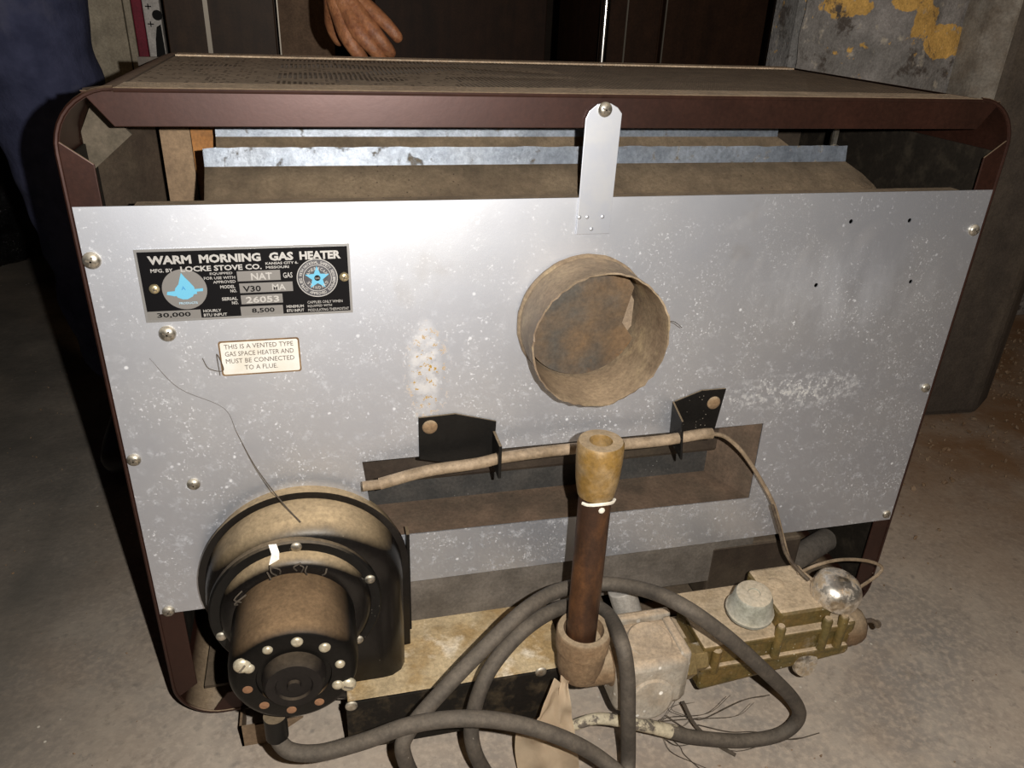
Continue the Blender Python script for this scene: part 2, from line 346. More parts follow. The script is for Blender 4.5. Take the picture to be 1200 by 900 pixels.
# ---------------------------------------------------------------- the setting
def struct(name, bm, mat, **k): return obj(name, bm, mat, smooth=False, kind='structure', **k)
bm = B(); bmesh.ops.create_grid(bm, x_segments=120, y_segments=120, size=2.5)
for v in bm.verts:
    v.co.z = .0012*noise.noise(v.co*6) - .0012
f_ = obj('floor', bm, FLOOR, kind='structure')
struct('wall_back', box(B(), (-2.5, 2.2, 0), (2.5, 2.3, 2.6)), DWALL)
struct('wall_left', box(B(), (-2.6, -2.5, 0), (-2.5, 2.3, 2.6)), DWALL)
struct('wall_front', box(B(), (-2.5, -2.6, 0), (2.5, -2.5, 2.6)), DWALL)
struct('ceiling', box(B(), (-2.6, -2.6, 2.6), (2.6, 2.3, 2.7)), DWALL)
# rough plaster pier on the right, its face uneven
bm = B()
nx, nz = 90, 90
def pier(ix, iz):
    X = .440+ix*(.93-.44)/nx; Z = iz*2.6/nz
    return (X, .465 + .012*noise.noise(Vector((X*9, 0, Z*9))) + .006*noise.noise(Vector((X*30, 2, Z*30))), Z)
g = [[bm.verts.new(pier(i, k)) for k in range(nz+1)] for i in range(nx+1)]
for i in range(nx):
    for k in range(nz): bm.faces.new((g[i][k], g[i+1][k], g[i+1][k+1], g[i][k+1]))
box(bm, (.440, .485, 0), (.93, .54, 2.6)); box(bm, (.93, .80, 0), (2.5, .86, 2.6))
w_ = obj('wall_right', bm, PLASTER, kind='structure')
# square pillar, the light on its arris put into a pale colour
bm = prism(B(), [(.725, .41, 0), (.87, .40, 0), (.93, .44, 0), (.93, .60, 0), (.725, .60, 0)], (0, 0, 2.6))
pl = struct('trim_1', bm, PILLAR, bevel=.012)
bm = prism(B(), [(.693, .425, 0), (.725, .407, 0), (.727, .60, 0), (.693, .60, 0)], (0, 0, 2.6))
obj('arris', bm, PEDGE, pl, smooth=False, bevel=.006, label='corner strip with light painted in its pale colour')
bm = prism(B(), [(.93, .58, 0), (1.14, .66, 0), (1.14, .78, 0), (.93, .78, 0)], (0, 0, 2.6)); struct('trim_2', bm, PILLAR)

# ---------------------------------------------------------------- the gas heater
H = thing('gas_heater', 'brown gas space heater turned back to front, bare metal rear panel with round flue opening', 'heater', (0, .145, 0))
X0, X1, Z0, Z1, DP = -.352, .352, .022, .553, .29
RAD = .038
def arc(cx, cz, r, a0, a1, n=10): return [(cx+r*math.cos(math.radians(a0+(a1-a0)*i/n)), cz+r*math.sin(math.radians(a0+(a1-a0)*i/n))) for i in range(n+1)]
prof = [(.314, Z1)] + arc(X1-RAD, Z1-RAD, RAD, 90, 0)[1:] + arc(X1-RAD, Z0+RAD, RAD, 0, -90) + arc(X0+RAD, Z0+RAD, RAD, -90, -180) + arc(X0+RAD, Z1-RAD, RAD, 180, 90)[:-1] + [(-.314, Z1)]
def inset(pr, t):
    out = []
    for i, (a, b) in enumerate(pr):
        p0 = Vector(pr[max(i-1, 0)]); p1 = Vector(pr[min(i+1, len(pr)-1)]); d = (p1-p0).normalized(); out.append((a+d.y*t, b-d.x*t))
    return out
inn = inset(prof, .0018)
bm = B()
ys = [0, .004, .145, .286, DP]
for i in range(len(prof)-1):
    pass
outer = [[bm.verts.new((a, yy, b)) for a, b in prof] for yy in ys]
inner = [[bm.verts.new((a, yy, b)) for a, b in inn] for yy in ys]
for L, in ((outer,), (inner,)):
    for r0, r1 in zip(L, L[1:]):
        for i in range(len(prof)-1): bm.faces.new((r0[i], r0[i+1], r1[i+1], r1[i]))
for k in (0, -1):
    for i in range(len(prof)-1): bm.faces.new((outer[k][i], outer[k][i+1], inner[k][i+1], inner[k][i]))
obj('casing', bm, BROWN, H, label='dark brown enamelled wraparound casing, dusty on top')
bm = B(); box(bm, (-.314, 0.001, Z1-.0018), (.314, .036, Z1)); box(bm, (-.314, .268, Z1-.0018), (.314, DP, Z1)); obj('top_rim', bm, RIM, H, smooth=False, label='tan dust-caked rim around the grille')
# rolled rear flanges
bm = flat([[(-.333, .5515), (-.317, .5305), (.317, .5305), (.333, .5515)]], -.0005, .0012); obj('top_flange', bm, BROWN, H, smooth=False, bevel=.0006)
for s in (-1, 1):
    bm = flat([[(s*.3515, .523), (s*.3325, .508), (s*.3325, .060), (s*.3515, .046)]], -.0005, .0012); obj('side_flange', bm, BROWN, H, smooth=False, bevel=.0006)
bm = flat([[(-.325, .0225), (-.309, .044), (.309, .044), (.325, .0225)]], -.0005, .0012); obj('bottom_flange', bm, BROWN, H, smooth=False, bevel=.0006)
bm = B(); tube(bm, [(a, 0, b) for a, b in prof[::1]], .0016, 8, 1); tube(bm, [(-.314, 0, Z1-.001), (.314, 0, Z1-.001)], .0016, 8, 1)
obj('rolled_edge', bm, BROWN, H)
# perforated top grille: a real lattice
bm = B(); P_ = .0037; nx = int(.628/P_); ny = int(.232/P_); hw = P_*.30
verts = {}
def gv(i, j, k):
    key = (i, j, k)
    if key not in verts:
        cx = -.314+(i+.5)*P_; cy = .036+(j+.5)*P_
        dx, dy = ((-hw, -hw), (hw, -hw), (hw, hw), (-hw, hw))[k]
        verts[key] = bm.verts.new((cx+dx, cy+dy, Z1-.0012 - .0012*math.sin(math.pi*j/ny)*0))
    return verts[key]
cr = {}
def cv(i, j):
    if (i, j) not in cr: cr[(i, j)] = bm.verts.new((-.314+i*P_, .036+j*P_, Z1-.0012))
    return cr[(i, j)]
for i in range(nx):
    for j in range(ny):
        c = [cv(i, j), cv(i+1, j), cv(i+1, j+1), cv(i, j+1)]; q = [gv(i, j, k) for k in range(4)]
        solid = noise.noise(Vector((i*.045, j*.09, 3))) > (.02 if i > 24 else -.6) and R() < .85 and i < 90
        for k in range(4): bm.faces.new((c[k], c[(k+1) % 4], q[(k+1) % 4], q[k]))
        if solid: bm.faces.new(q)
bmesh.ops.recalc_face_normals(bm, faces=bm.faces)
obj('top_grille', bm, GRILLE, H, smooth=False, label='fine perforated steel top grille clogged with dust')
# inside
obj('front_panel', box(B(), (-.349, .284, .03), (.349, .2885, .549)), INNER, H, smooth=False)
bm = prism(B(), [(-.349, .05, .52), (-.338, .05, .541), (-.318, .05, .518), (-.349, .05, .492)], (0, .003, 0)); obj('corner_brace', bm, M('brace_dusty', (.085, .068, .048), .9).vary((.055, .045, .03), 60).done(), H, smooth=False)
bm = prism(B(), [(-.348, .07, .30), (-.316, .125, .30), (-.316, .125, .545), (-.348, .07, .545)], (0, .003, 0)); obj('inner_side_plate', bm, INNER, H, smooth=False)
obj('shield_plate', box(B(), (-.314, .13, .30), (-.292, .133, .54)), TAN, H, smooth=False)
obj('shield_plate', box(B(), (-.2915, .131, .30), (-.262, .134, .54)), ORANGE, H, smooth=False, label='rusty orange shield plate')
for s_ in (-1, 1): obj('side_shade_sheet', box(B(), (s_*.3485-.0008, .01, .045), (s_*.3485+.0008, .283, .512)), BLACKI, H, smooth=False)  # dark sheets added inside the casing sides to stand in for shade
obj('clip', join([cyl(B(), (.262, .10, .497), (.262, .096, .497), .005), box(B(), (.260, .099, .49), (.264, .102, .515))]), SCREW, H)
def shell(name, x0, x1, ya, za, yb, zb, zc, dx=0, seed=0):
    """dust-laden sloping sheet plus clean upturned lip with a rough top edge"""
    def grid(P, Q, n=60, m=3, rough=0, curl=0):
        bm = B(); G = []
        for i in range(n+1):
            t = i/n; row = []
            for k in range(m+1):
                s = k/m; a = Vector((x0+(x1-x0)*t, 0, 0)); yy = P[0]+(Q[0]-P[0])*s; zz = P[1]+(Q[1]-P[1])*s
                xr = a.x + (curl*(1-s*s)*t**40 if curl else 0) 
                if k == m: zz += rough*noise.noise(Vector((a.x*60, seed, 0)))
                row.append(bm.verts.new((xr, yy, zz)))
            G.append(row)
        for i in range(n):
            for k in range(m): bm.faces.new((G[i][k], G[i+1][k], G[i+1][k+1], G[i][k+1]))
        bmesh.ops.solidify(bm, geom=bm.faces[:], thickness=.0012); return bm
    a = obj(name, grid((ya, za), (yb, zb), curl=dx), DUSTY, H, label='dust-covered sloping flue box sheet')
    obj('lip', grid((yb, zb), (yb+.002, zc), rough=.0016), SHELL, a, label='bare grey upturned lip')
shell('flue_box_sheet', -.273, .232, .006, .476, .038, .4985, .511, .018, 1)
shell('flue_box_sheet', -.270, .203, .085, .49, .10, .5085, .527, .016, 2)
obj('flue_box', box(B(), (-.268, .042, .22), (.235, .26, .48)), INNER, H, smooth=False, bevel=.004)
# rear panel with flue hole, control opening and screw holes
PT, PB = .482, .1445
hole_r = .051; FX, FZ = -.004, .387
small = [(.276, .458), (.294, .404), (.201, .405), (0.2202, 0.4585)]
opening = [(-.179, .2735), (-.171, .197), (.179, .193), (.178, .2745)]
bm = flat([[(-.35, PT), (-.35, PB), (.35, PB), (.35, PT)], ring2(FX, FZ, hole_r, 64), [(-.1795, .2735), (-.1715, .1965), (.180, .1925), (.1785, .2745)]] + [ring2(a, b, .0019, 10) for a, b in small], -.0016, -.0006)
pan = obj('rear_panel', bm, PANEL, H, smooth=False, label='bare aluminium rear panel with white corrosion specks')
bm = B(); box(bm, (-.314, -.0008, PT-.0012), (.318, .010, PT)); obj('panel_fold', bm, DUSTY, pan, smooth=False, label='dusty folded top edge')
# hanging strap
bm = flat([[(-.0145, .455), (.0115, .455), (.0125, .541), (.009, .545), (.004, .5475), (-.001, .548), (-.006, .547), (-.0115, .5425), (-.014, .537)]], -.0036, -.0022)
st = obj('hanging_strap', bm, M('strap_zinc', (.61, .64, .71), .47, .85).vary((.66, .68, .72), 60).done(), H, smooth=False, bevel=.0003, label='bright zinc hanging strap')
bm = B(); [dome(bm, (a, -.0036, b), (0, -1, 0), .0016, .0006, 10, 3) for a, b in ((-.007, .468), (.005, .468), (-.003, .459), (-.013, .468))]; obj('dimple', bm, bpy.data.materials['strap_zinc'], st)
# screws
def screw(x, z, r, y=-.0016, parent=None, cross=True, mat=None, h=None, ang=.4, lab=None):
    bm = dome(B(), (x, y, z), (0, -1, 0), r, h or r*.55, 20, 6, r*.12)
    o = obj('screw', bm, mat or SCREW, parent or H, label=lab)
    yy = y-(h or r*.55)-r*.12
    b2 = B()
    for a in ((ang, ang+math.pi/2) if cross else (ang,)):
        bb = box(B(), (-r*.55, -.0004, -r*.1), (r*.55, .0008, r*.1)); bmesh.ops.transform(bb, matrix=Matrix.Translation((x, yy, z)) @ Matrix.Rotation(a, 4, 'Y'), verts=bb.verts); b2 = join([b2, bb])
    s_ = bpy.data.objects
    if (parent is None): obj('slot', b2, SLOT, o, smooth=False)
    else:
        me = bpy.data.meshes.new('x'); b2.to_mesh(me); b2.free(); t = bmesh.new(); t.from_mesh(o.data); t.from_mesh(me)
        for f in list(t.faces)[len(o.data.polygons):]: f.material_index = 1
        t.to_mesh(o.data); t.free(); o.data.materials.append(SLOT)
    return o
screw(-.0005, .5435, .0052, -.0036, st)
for q in ((-.345, .447, .0058), (-.307, .393, .0058), (-.345, .294, .005), (-.307, .268, .005), (-.343, .147, .005), (.343, .448, .005), (.3435, .297, .0046), (.3435, .152, .0046)):
    screw(*q, ang=R()*3)
# nameplate
NX0, NX1, NZ0, NZ1 = -.3190, -.1800, .4020, .4535; NY = -.0026
bm = flat([[(NX0, NZ1), (NX0, NZ0), (NX1, NZ0), (NX1, NZ1)]], NY, -.0016)
npl = obj('nameplate', bm, NPSIL, H, smooth=False, label='black and silver maker nameplate')
W_, H_ = NX1-NX0, NZ1-NZ0
def nx_(u): return NX0+u*W_     # u, v measured on the plate, 0..1 from the left and from the top
def nz_(v): return NZ1-v*H_
bm = flat([[(nx_(.012), nz_(.035)), (nx_(.012), nz_(.965)), (nx_(.988), nz_(.965)), (nx_(.988), nz_(.035))]], NY-.0001, NY); obj('black_field', bm, NPBLACK, npl, smooth=False)
def field(u0, v0, u1, v1, m_=NPGREY): obj('value_field', flat([[(nx_(u0), nz_(v0)), (nx_(u0), nz_(v1)), (nx_(u1), nz_(v1)), (nx_(u1), nz_(v0))]], NY-.0002, NY), m_, npl, smooth=False)
field(.450, .335, .655, .475); field(.455, .505, .710, .640); field(.455, .672, .655, .800); field(.447, .835, .652, .965); field(.012, .845, .258, .965)
def lt(s, u, v, w_, h_, m_=NPLET, bold=.02, align='LEFT', y=NY-.0001):
    obj('lettering', text(s, nx_(u), nz_(v), y, w_*W_, h_*H_, bold, align, .00015), m_, npl, smooth=False)
lt('WARM', .055, .205, .195, .115, bold=.045); lt('MORNING', .285, .205, .285, .115, bold=.045); lt('GAS', .61, .205, .115, .115, bold=.045); lt('HEATER', .755, .205, .20, .115, bold=.045)
lt('MFG. BY', .06, .312, .10, .05); lt('LOCKE STOVE CO.', .195, .315, .375, .075, bold=.03)
lt('KANSAS CITY 6.', .59, .257, .155, .035); lt('MISSOURI', .59, .312, .11, .035)
for i, s in enumerate(('EQUIPPED', 'FOR USE WITH', 'APPROVED')): lt(s, (.325, .295, .335)[i], .375+i*.058, (.105, .145, .105)[i], .038, bold=.01)
lt('MODEL', .365, .565, .07, .045); lt('NO.', .41, .625, .03, .045); lt('SERIAL', .365, .735, .075, .045); lt('NO.', .41, .795, .03, .045)
lt('GAS', .668, .45, .045, .075, bold=.01)
lt('NAT', .515, .462, .10, .095, y=NY-.0002); lt('MA', .61, .618, .065, .085, y=NY-.0002); lt('26053', .478, .787, .16, .09, y=NY-.0002)
lt('V30', .47, .627, .085, .085, INK, y=NY-.0002); lt('8,500', .50, .94, .11, .075, INK, y=NY-.0002); lt('30,000', .055, .945, .155, .075, INK, y=NY-.0002)
lt('HOURLY', .27, .89, .085, .04); lt('BTU INPUT', .27, .95, .11, .04); lt('MINIMUM', .67, .885, .085, .04); lt('BTU INPUT', .67, .945, .085, .04)
lt('CAPPLIES ONLY WHEN', .775, .835, .175, .038, bold=0); lt('EQUIPPED WITH', .775, .893, .12, .038, bold=0); lt('MODULATING THERMOSTAT', .775, .95, .205, .038, bold=0)
cx_, cz_ = nx_(.20), nz_(.555); rr_ = .0143
obj('emblem_disc', flat([ring2(cx_, cz_, rr_)], NY-.0002, NY), NPGREY, npl, smooth=False)
bm = flat([[(cx_-.0008, cz_+.0118), (cx_+.0012, cz_+.0085), (cx_+.0035, cz_+.0055), (cx_+.0062, cz_+.0015), (cx_+.0064, cz_-.0018), (cx_+.0045, cz_-.0052), (cx_+.001, cz_-.007), (cx_-.002, cz_-.007), (cx_-.0052, cz_-.0055), (cx_-.0068, cz_-.002), (cx_-.0058, cz_+.0012), (cx_-.0035, cz_+.0038), (cx_-.0022, cz_+.0078)]], NY-.0004, NY)
bm = join([bm, flat([[(cx_-.0118, cz_-.0032), (cx_-.0112, cz_-.0012), (cx_+.0118, cz_+.0004), (cx_+.0115, cz_-.0016), (cx_+.0075, cz_-.0018), (cx_+.0075, cz_-.0034), (cx_-.0070, cz_-.0045)]], NY-.00045, NY)])
obj('flame_emblem', bm, NPBLUE, npl, smooth=False, label='blue flame over a bar')
lt('PRODUCTS', .165, .76, .085, .03, M('pl', (.3, .45, .55), .5).done(), y=NY-.0002)
lt('A', .185, .56, .02, .05, M('pa', (.05, .25, .5), .5).done(), y=NY-.0004)
sx_, sz_ = nx_(.833), nz_(.47); sr = .0140
obj('seal_disc', flat([ring2(sx_, sz_, sr), ring2(sx_, sz_, sr*.96)], NY-.00025, NY), NPLET, npl, smooth=False)
obj('seal_band', flat([ring2(sx_, sz_, sr*.96)], NY-.00015, NY), M('seal_band', (.10, .10, .11), .4, .4).done(), npl, smooth=False)
obj('seal_disc', flat([ring2(sx_, sz_, sr*.70), ring2(sx_, sz_, sr*.67)], NY-.00025, NY), NPLET, npl, smooth=False)
star = [(sx_+(sr*.62 if i % 2 == 0 else sr*.27)*math.cos(math.pi/2+i*math.pi/5), sz_+(sr*.62 if i % 2 == 0 else sr*.27)*math.sin(math.pi/2+i*math.pi/5)) for i in range(10)]
obj('star', flat([star], NY-.0003, NY), NPBLUE, npl, smooth=False, label='light blue star')
obj('seal_centre', flat([ring2(sx_, sz_, sr*.15, 20)], NY-.0004, NY), INK, npl, smooth=False)
obj('lettering', text('GAS', sx_, sz_-.0007, NY-.0004, .003, .0014), NPLET, npl, smooth=False)
obj('lettering', arctext('AMERICAN', sx_, sz_, sr*.50, NY-.0003, .0021, math.pi/2, .31), NPLET, npl, smooth=False)
obj('lettering', arctext('STANDARD', sx_, sz_, sr*.50, NY-.0003, .0021, -math.pi/2, .31, False), NPLET, npl, smooth=False)
obj('lettering', arctext('COMPLIES WITH NATIONAL SAFETY REQUIREMENTS', sx_, sz_, sr*.82, NY-.00015, .0020, math.pi/2, .118), NPLET, npl, smooth=False)
obj('lettering', arctext('APPROVED', sx_, sz_, sr*.82, NY-.00015, .0020, -math.pi/2, .13, False), NPLET, npl, smooth=False)
screw(nx_(.055)+.0012, nz_(.53), .0034, NY, npl, mat=M('brass_screw', (.60, .50, .30), .35, .8).done()); screw(nx_(.966), nz_(.47), .0034, NY, npl, mat=bpy.data.materials['brass_screw'])
# vent warning label
def rrect(x0, x1, z0, z1, r, n=5): return arc(x1-r, z1-r, r, 90, 0, n)+arc(x1-r, z0+r, r, 0, -90, n)+arc(x0+r, z0+r, r, -90, -180, n)+arc(x0+r, z1-r, r, 180, 90, n)
SX0, SX1, SZ0, SZ1 = -.2752, -.2195, .3575, .3848
sb = obj('warning_label', flat([rrect(SX0, SX1, SZ0, SZ1, .002)], -.00185, -.0016), SBORD, H, smooth=False, label='small cream vent warning label with a brown border')
obj('label_paper', flat([rrect(SX0+.0011, SX1-.0011, SZ0+.0011, SZ1-.0011, .0015)], -.00195, -.0016), STICK, sb, smooth=False)
LC = M('label_ink', (.10, .075, .06), .7).done(); xc_ = (SX0+SX1)/2
for i, (s, ww) in enumerate((('THIS IS A VENTED TYPE', .0475), ('GAS SPACE HEATER AND', .0475), ('MUST BE CONNECTED', .0475), ('TO A FLUE.', .023))):
    obj('lettering', text(s, xc_-.0003, SZ1-.0063-i*.0056, -.00195, ww, .0036, 0, 'CENTER', .00012), LC, sb, smooth=False)
# flue collar
bm = lathe(B(), (FX, 0, FZ), (0, -1, 0), [(-.028, .0505), (.0016, .0510), (.004, .0532), (.006, .0532), (.008, .0515), (.030, .0520), (.046, .0528), (.0500, .0532), (.0502, .0520), (.046, .0512), (.020, .0505), (-.028, .0495)], 72, False, False, .012)
for v in bm.verts:
    if v.co.y < -.044:
        q = v.co*160; v.co.y += .0022*noise.noise(q)+.001*noise.noise(q*3); k = 1+.012*noise.noise(q*1.7+Vector((9, 9, 9))); v.co.x = FX+(v.co.x-FX)*k; v.co.z = FZ+(v.co.z-FZ)*k
fc = obj('flue_collar', bm, FLUE, H, label='short dusty flue collar with a ragged rim')
nA, nB, nC = (0.0461, 0.3658), (0.0295, 0.3824), (0.0370, 0.4121)
a1 = math.atan2(nA[1]-FZ, nA[0]-FX); a2 = math.atan2(nC[1]-FZ, nC[0]-FX); span = (2*math.pi-(a2-a1))
rim_ = [(FX+.0475*math.cos(a2+span*k/60), FZ+.0475*math.sin(a2+span*k/60)) for k in range(61)]
bm = flat([rim_+[nB]], -.004, -.003)
bf = obj('baffle_plate', bm, BAFFLE, H, smooth=False, label='sooty brown round plate inside the flue collar, notched at the right')
obj('flap', flat([[(FX+.005, FZ-.03), (FX+.005, FZ+.04), (FX+.03, FZ+.038), (FX+.046, FZ+.01), (FX+.046, FZ-.012), (FX+.034, FZ-.03)]], .006, .007), M('flap_tan', (.22, .165, .115), .85).done(), bf, smooth=False)
bm = lathe(B(), (FX, .0285, FZ), (0, 1, 0), [(0, .058), (.03, .058)], 48); obj('flue_throat', bm, INNER, H)
# control recess
RC = thing  # recess pieces
bm = B(); D = .05
prism(bm, [(-.181, D, .19), (.181, D, .19), (.181, D, .279), (-.181, D, .279)], (0, .002, 0)); rb = obj('recess_back', bm, GBACK, H, smooth=False, label='sooty grey back of the control recess')
bm = prism(B(), [(-.181, .0, .1925), (.181, .0, .1905), (.181, D, .193), (-.181, D, .194)], (0, 0, -.0015)); obj('recess_floor', bm, SHELF, H, smooth=False, label='brown dusty floor of the recess')
bm = B(); prism(bm, [(.1825, .0, .189), (.1825, .0, .279), (.158, D, .279), (.158, D, .189)], (.0015, 0, 0)); obj('recess_end', bm, SHELF, H, smooth=False)
bm = B(); prism(bm, [(-.182, .0, .189), (-.182, .0, .279), (-.180, D, .279), (-.180, D, .189)], (-.0015, 0, 0)); obj('recess_end', bm, GBACK, H, smooth=False)
obj('recess_top', box(B(), (-.181, 0, .2785), (.181, D, .280)), GBACK, H, smooth=False)
# sensing bulb brackets
bm = flat([[(-.134, .3105), (-.134, .272), (-.096, .262), (-.072, .262), (-.0705, .3015), (-.104, .3115)]], -.0036, -.0018)
box(bm, (-.0735, -.028, .262), (-.0710, -.002, .2925))
br = obj('bulb_bracket', bm, BLACK, H, smooth=False, bevel=.0005, label='black bracket left of the gas pipe holding the bulb')
obj('rivet', dome(B(), (-.125, -.0036, .3015), (0, -1, 0), .0062, .0022), IRON, br)
bm = flat([[(.1335, .3145), (.129, .272), (.092, .272), (.0865, .306), (.110, .3145)]], -.0036, -.0018)
prism(bm, [(.0885, -.002, .268), (.0865, -.002, .3055), (.0865, -.024, .2975), (.0885, -.028, .262)], (-.002, 0, 0))
br = obj('bulb_bracket', bm, BLACK, H, smooth=False, bevel=.0005, label='black bracket right of the gas pipe holding the bulb')
obj('rivet', dome(B(), (.1235, -.0036, .3015), (0, -1, 0), .0062, .0022), IRON, br)
# thermostat bulb and capillary
bm = tube(B(), [(-0.1809, -0.0200, 0.2625), (-0.1662, -0.0200, 0.2631)], .0040, 14, 3)
tube(bm, [(-0.1676, -0.0200, 0.2633), (-0.1303, -0.0200, 0.2709), (-0.0888, -0.0200, 0.2735), (-0.0676, -0.0200, 0.2768), (-0.0244, -0.0200, 0.2786), (0.0127, -0.0200, 0.2788), (0.0664, -0.0200, 0.2782), (0.1055, -0.0200, 0.2810), (0.1168, -0.0200, 0.2807)], .0048, 14, 5)
tb = obj('thermostat_bulb', bm, CAPI, H, label='long tan thermostat sensing bulb')
cap = [(0.1146, -0.0210, 0.2815), (0.1294, -0.0220, 0.2771), (0.1491, -0.0220, 0.2594), (0.1718, -0.0220, 0.2298), (0.1919, -0.0240, 0.1985), (0.2027, -0.0300, 0.1692), (0.2132, -0.0360, 0.1419), (0.2235, -0.0450, 0.1322), (0.2322, -0.0550, 0.1268)]
b1 = tube(B(), cap, .0019, 8, 6); obj('capillary', b1, CAPI, tb)
b1 = tube(B(), [(0.1875, -0.0275, 0.2016), (0.1978, -0.0330, 0.1751), (0.2045, -0.0400, 0.1536), (0.2150, -0.0500, 0.1398), (0.2206, -0.0600, 0.1350)], .0018, 8, 6); obj('capillary', b1, WIRE, tb)
# lower band, ledge and black front strip
bm = flat([[(-.155, .15), (-.155, .083), (.205, .083), (.205, .15)]], .0125, .014); obj('lower_band', bm, STRIP, H, smooth=False, label='dusty grey band under the rear panel')
obj('rear_ledge', join([box(B(), (-.205, -.070, .0830), (-.012, .0130, .0855))]), LEDGE, H, smooth=False, bevel=.001, label='ledge caked with ochre dust')
bs = obj('front_strip', box(B(), (-.2065, -.0725, .030), (-.020, -.0700, .0862)), DBLACK, H, smooth=False, bevel=.0006, label='black steel strip under the ledge')
for a, b in (((-0.0399, 0.0867)), ((-0.1231, 0.0868)), ((-0.2020, 0.0830))): obj('rivet', dome(B(), (a, -.0725, b), (0, -1, 0), .0052, .002), SCREW, bs)
obj('base_plate', box(B(), (-.33, .012, .040), (.33, .28, .043)), INNER, H, smooth=False)
obj('burner_tube', join([cyl(B(), (0.2467, 0.0200, 0.0768), (0.3428, 0.0700, 0.0650), .013), ]), STRIP, H)
obj('burner_box', box(B(), (.16, .012, .050), (.262, .25, .125)), INNER, H, smooth=False, bevel=.003)
# feet
def foot(x, y, s):
    bm = prism(B(), [(x, y, .0), (x+s*.020, y, .0), (x+s*.055, y, .024), (x, y, .024)], (0, .002, 0)); prism(bm, [(x, y, 0), (x, y+.03, 0), (x, y+.03, .024), (x, y, .024)], (s*.002, 0, 0))
    obj('foot', bm, TAN, H, smooth=False)
for x, s in ((-.300, 1), (.300, -1)): foot(x, -.024, s); foot(x, .25, s)

# ---------------------------------------------------------------- blower
BX, BZ = -.2375, .177
def scroll(k, n=44):
    """involute outline: round above, straight drop on the right"""
    L = []
    for i in range(n+1):
        a = math.radians(0+ i*(235)/n); r = .0805+k
        L.append((-.230+r*math.cos(a)*(1.0), .176+r*math.sin(a)*1.0))
    L += [(-.262, .095-k*.7), (-.235, .062-k*.7), (-.200, .050-k)] + arc(-.178+0, .078, .028+k, -90, 0, 8)
    return L
bm = B(); layers = [(0.0, 0), (-.012, 0), (-.0125, .0035), (-.016, .0035), (-.0165, -.002), (-.036, -.004), (-.044, -.008), (-.049, -.016), (-.050, -.024)]
rings = [[bm.verts.new((a, yy, b)) for a, b in scroll(k)] for yy, k in layers]
for a, b in zip(rings, rings[1:]):
    for i in range(len(a)): bm.faces.new((a[i], a[(i+1) % len(a)], b[(i+1) % len(a)], b[i]))
bm.faces.new(rings[0][::-1]); bm.faces.new(rings[-1])
bl = obj('blower_housing', bm, BLOWER, H, label='black scroll blower housing caked with dust on top')
# mounting disc and inlet ring
bm = lathe(B(), (BX, -.048, BZ), (0, -1, 0), [(0, .0655), (.0045, .0655), (.0060, .064), (.0060, .050)], 56); obj('mounting_disc', bm, BLACK, bl)
bm = lathe(B(), (BX, -.052, BZ), (0, -1, 0), [(0, .0575), (.006, .0565), (.010, .053), (.012, .048), (.012, .040)], 56); obj('inlet_ring', bm, BLOWER, bl)
bm = prism(B(), [(-.147, -.001, .205), (-.1445, -.001, .205), (-.1445, -.001, .10), (-.147, -.001, .10)], (0, -.012, 0)); obj('outlet_edge', bm, BLACK, bl, smooth=False)
for a in (20, 86, 196, 318):
    q = (BX+.0605*math.cos(math.radians(a)), BZ+.0605*math.sin(math.radians(a)))
    obj('bolt', dome(B(), (q[0], -.054, q[1]), (0, -1, 0), .0042, .002), SCREW, bl)
obj('torn_label', prism(B(), [(BX-.016, -.060, BZ+.052), (BX-.009, -.060, BZ+.050), (BX-.008, -.057, BZ+.060), (BX-.0095, -.055, BZ+.066), (BX-.015, -.056, BZ+.067), (BX-.0135, -.058, BZ+.060)], (0, -.0006, 0)), WHITE, bl, smooth=False, label='torn white paper scrap')
# motor
bm = lathe(B(), (BX-.002, -.056, BZ-.001), (0, -1, 0), [(0, .043), (.008, .0455), (.050, .0455), (.0585, .0445), (.0630, .0415), (.0650, .038), (.0650, .026), (.0636, .0255), (.0636, .020)], 56)
mo = obj('blower_motor', bm, MOTOR, H, label='round blower motor, brown dust on its upper side')
obj('hub', lathe(B(), (BX-.002, -.119, BZ-.001), (0, -1, 0), [(0, .0222), (.003, .0220), (.009, .0205), (.011, .0190), (.0112, .0130), (.0095, .0120), (.0095, .0050), (.012, .0045), (.0122, .001)], 40), M('hub_black', (.010, .008, .007), .6, 0, .2).dust((.06, .045, .03), .8, .4, .9).done(), mo)
CREAM = M('cream_bolt', (.55, .50, .38), .4, .4).vary((.38, .32, .22), 200).done()
RHOLE = M('rust_hole', (.20, .10, .05), .8).done()
for i in range(10):
    a = math.radians(90-8+i*36); q = (BX-.002+.0325*math.cos(a), BZ-.001+.0325*math.sin(a)); big = i in (0, 2, 7, 9)
    if i in (0, 1, 2, 7, 8, 9): bm = dome(B(), (q[0], -.121, q[1]), (0, -1, 0), .0042 if big else .0036, .0024)
    else: bm = dome(B(), (q[0], -.1209, q[1]), (0, -1, 0), .0036, .0005)
    obj('vent_screw' if i in (0, 1, 2, 7, 8, 9) else 'vent_hole', bm, CREAM if i in (0, 1, 2, 7, 8, 9) else RHOLE, mo)
screw(-0.2726, 0.1930, .0062, -.1195, mo, cross=False, mat=CREAM, ang=-.9, lab='slotted cream screw'); screw(-0.2029, 0.1596, .0058, -.1195, mo, cross=False, mat=CREAM, lab='cream screw')
bm = B()
for k in range(9):
    a = math.radians(20+R()*140); q = Vector((BX+.047*math.cos(a), -.064-R()*.006, BZ+.047*math.sin(a)))
    tube(bm, [q, q+Vector((R()*.008-.004, -.004, .004+R()*.004)), q+Vector((R()*.016-.008, -.002, .007+R()*.006))], .0006, 5, 3)
obj('lint', bm, WEB, mo, kind='stuff')
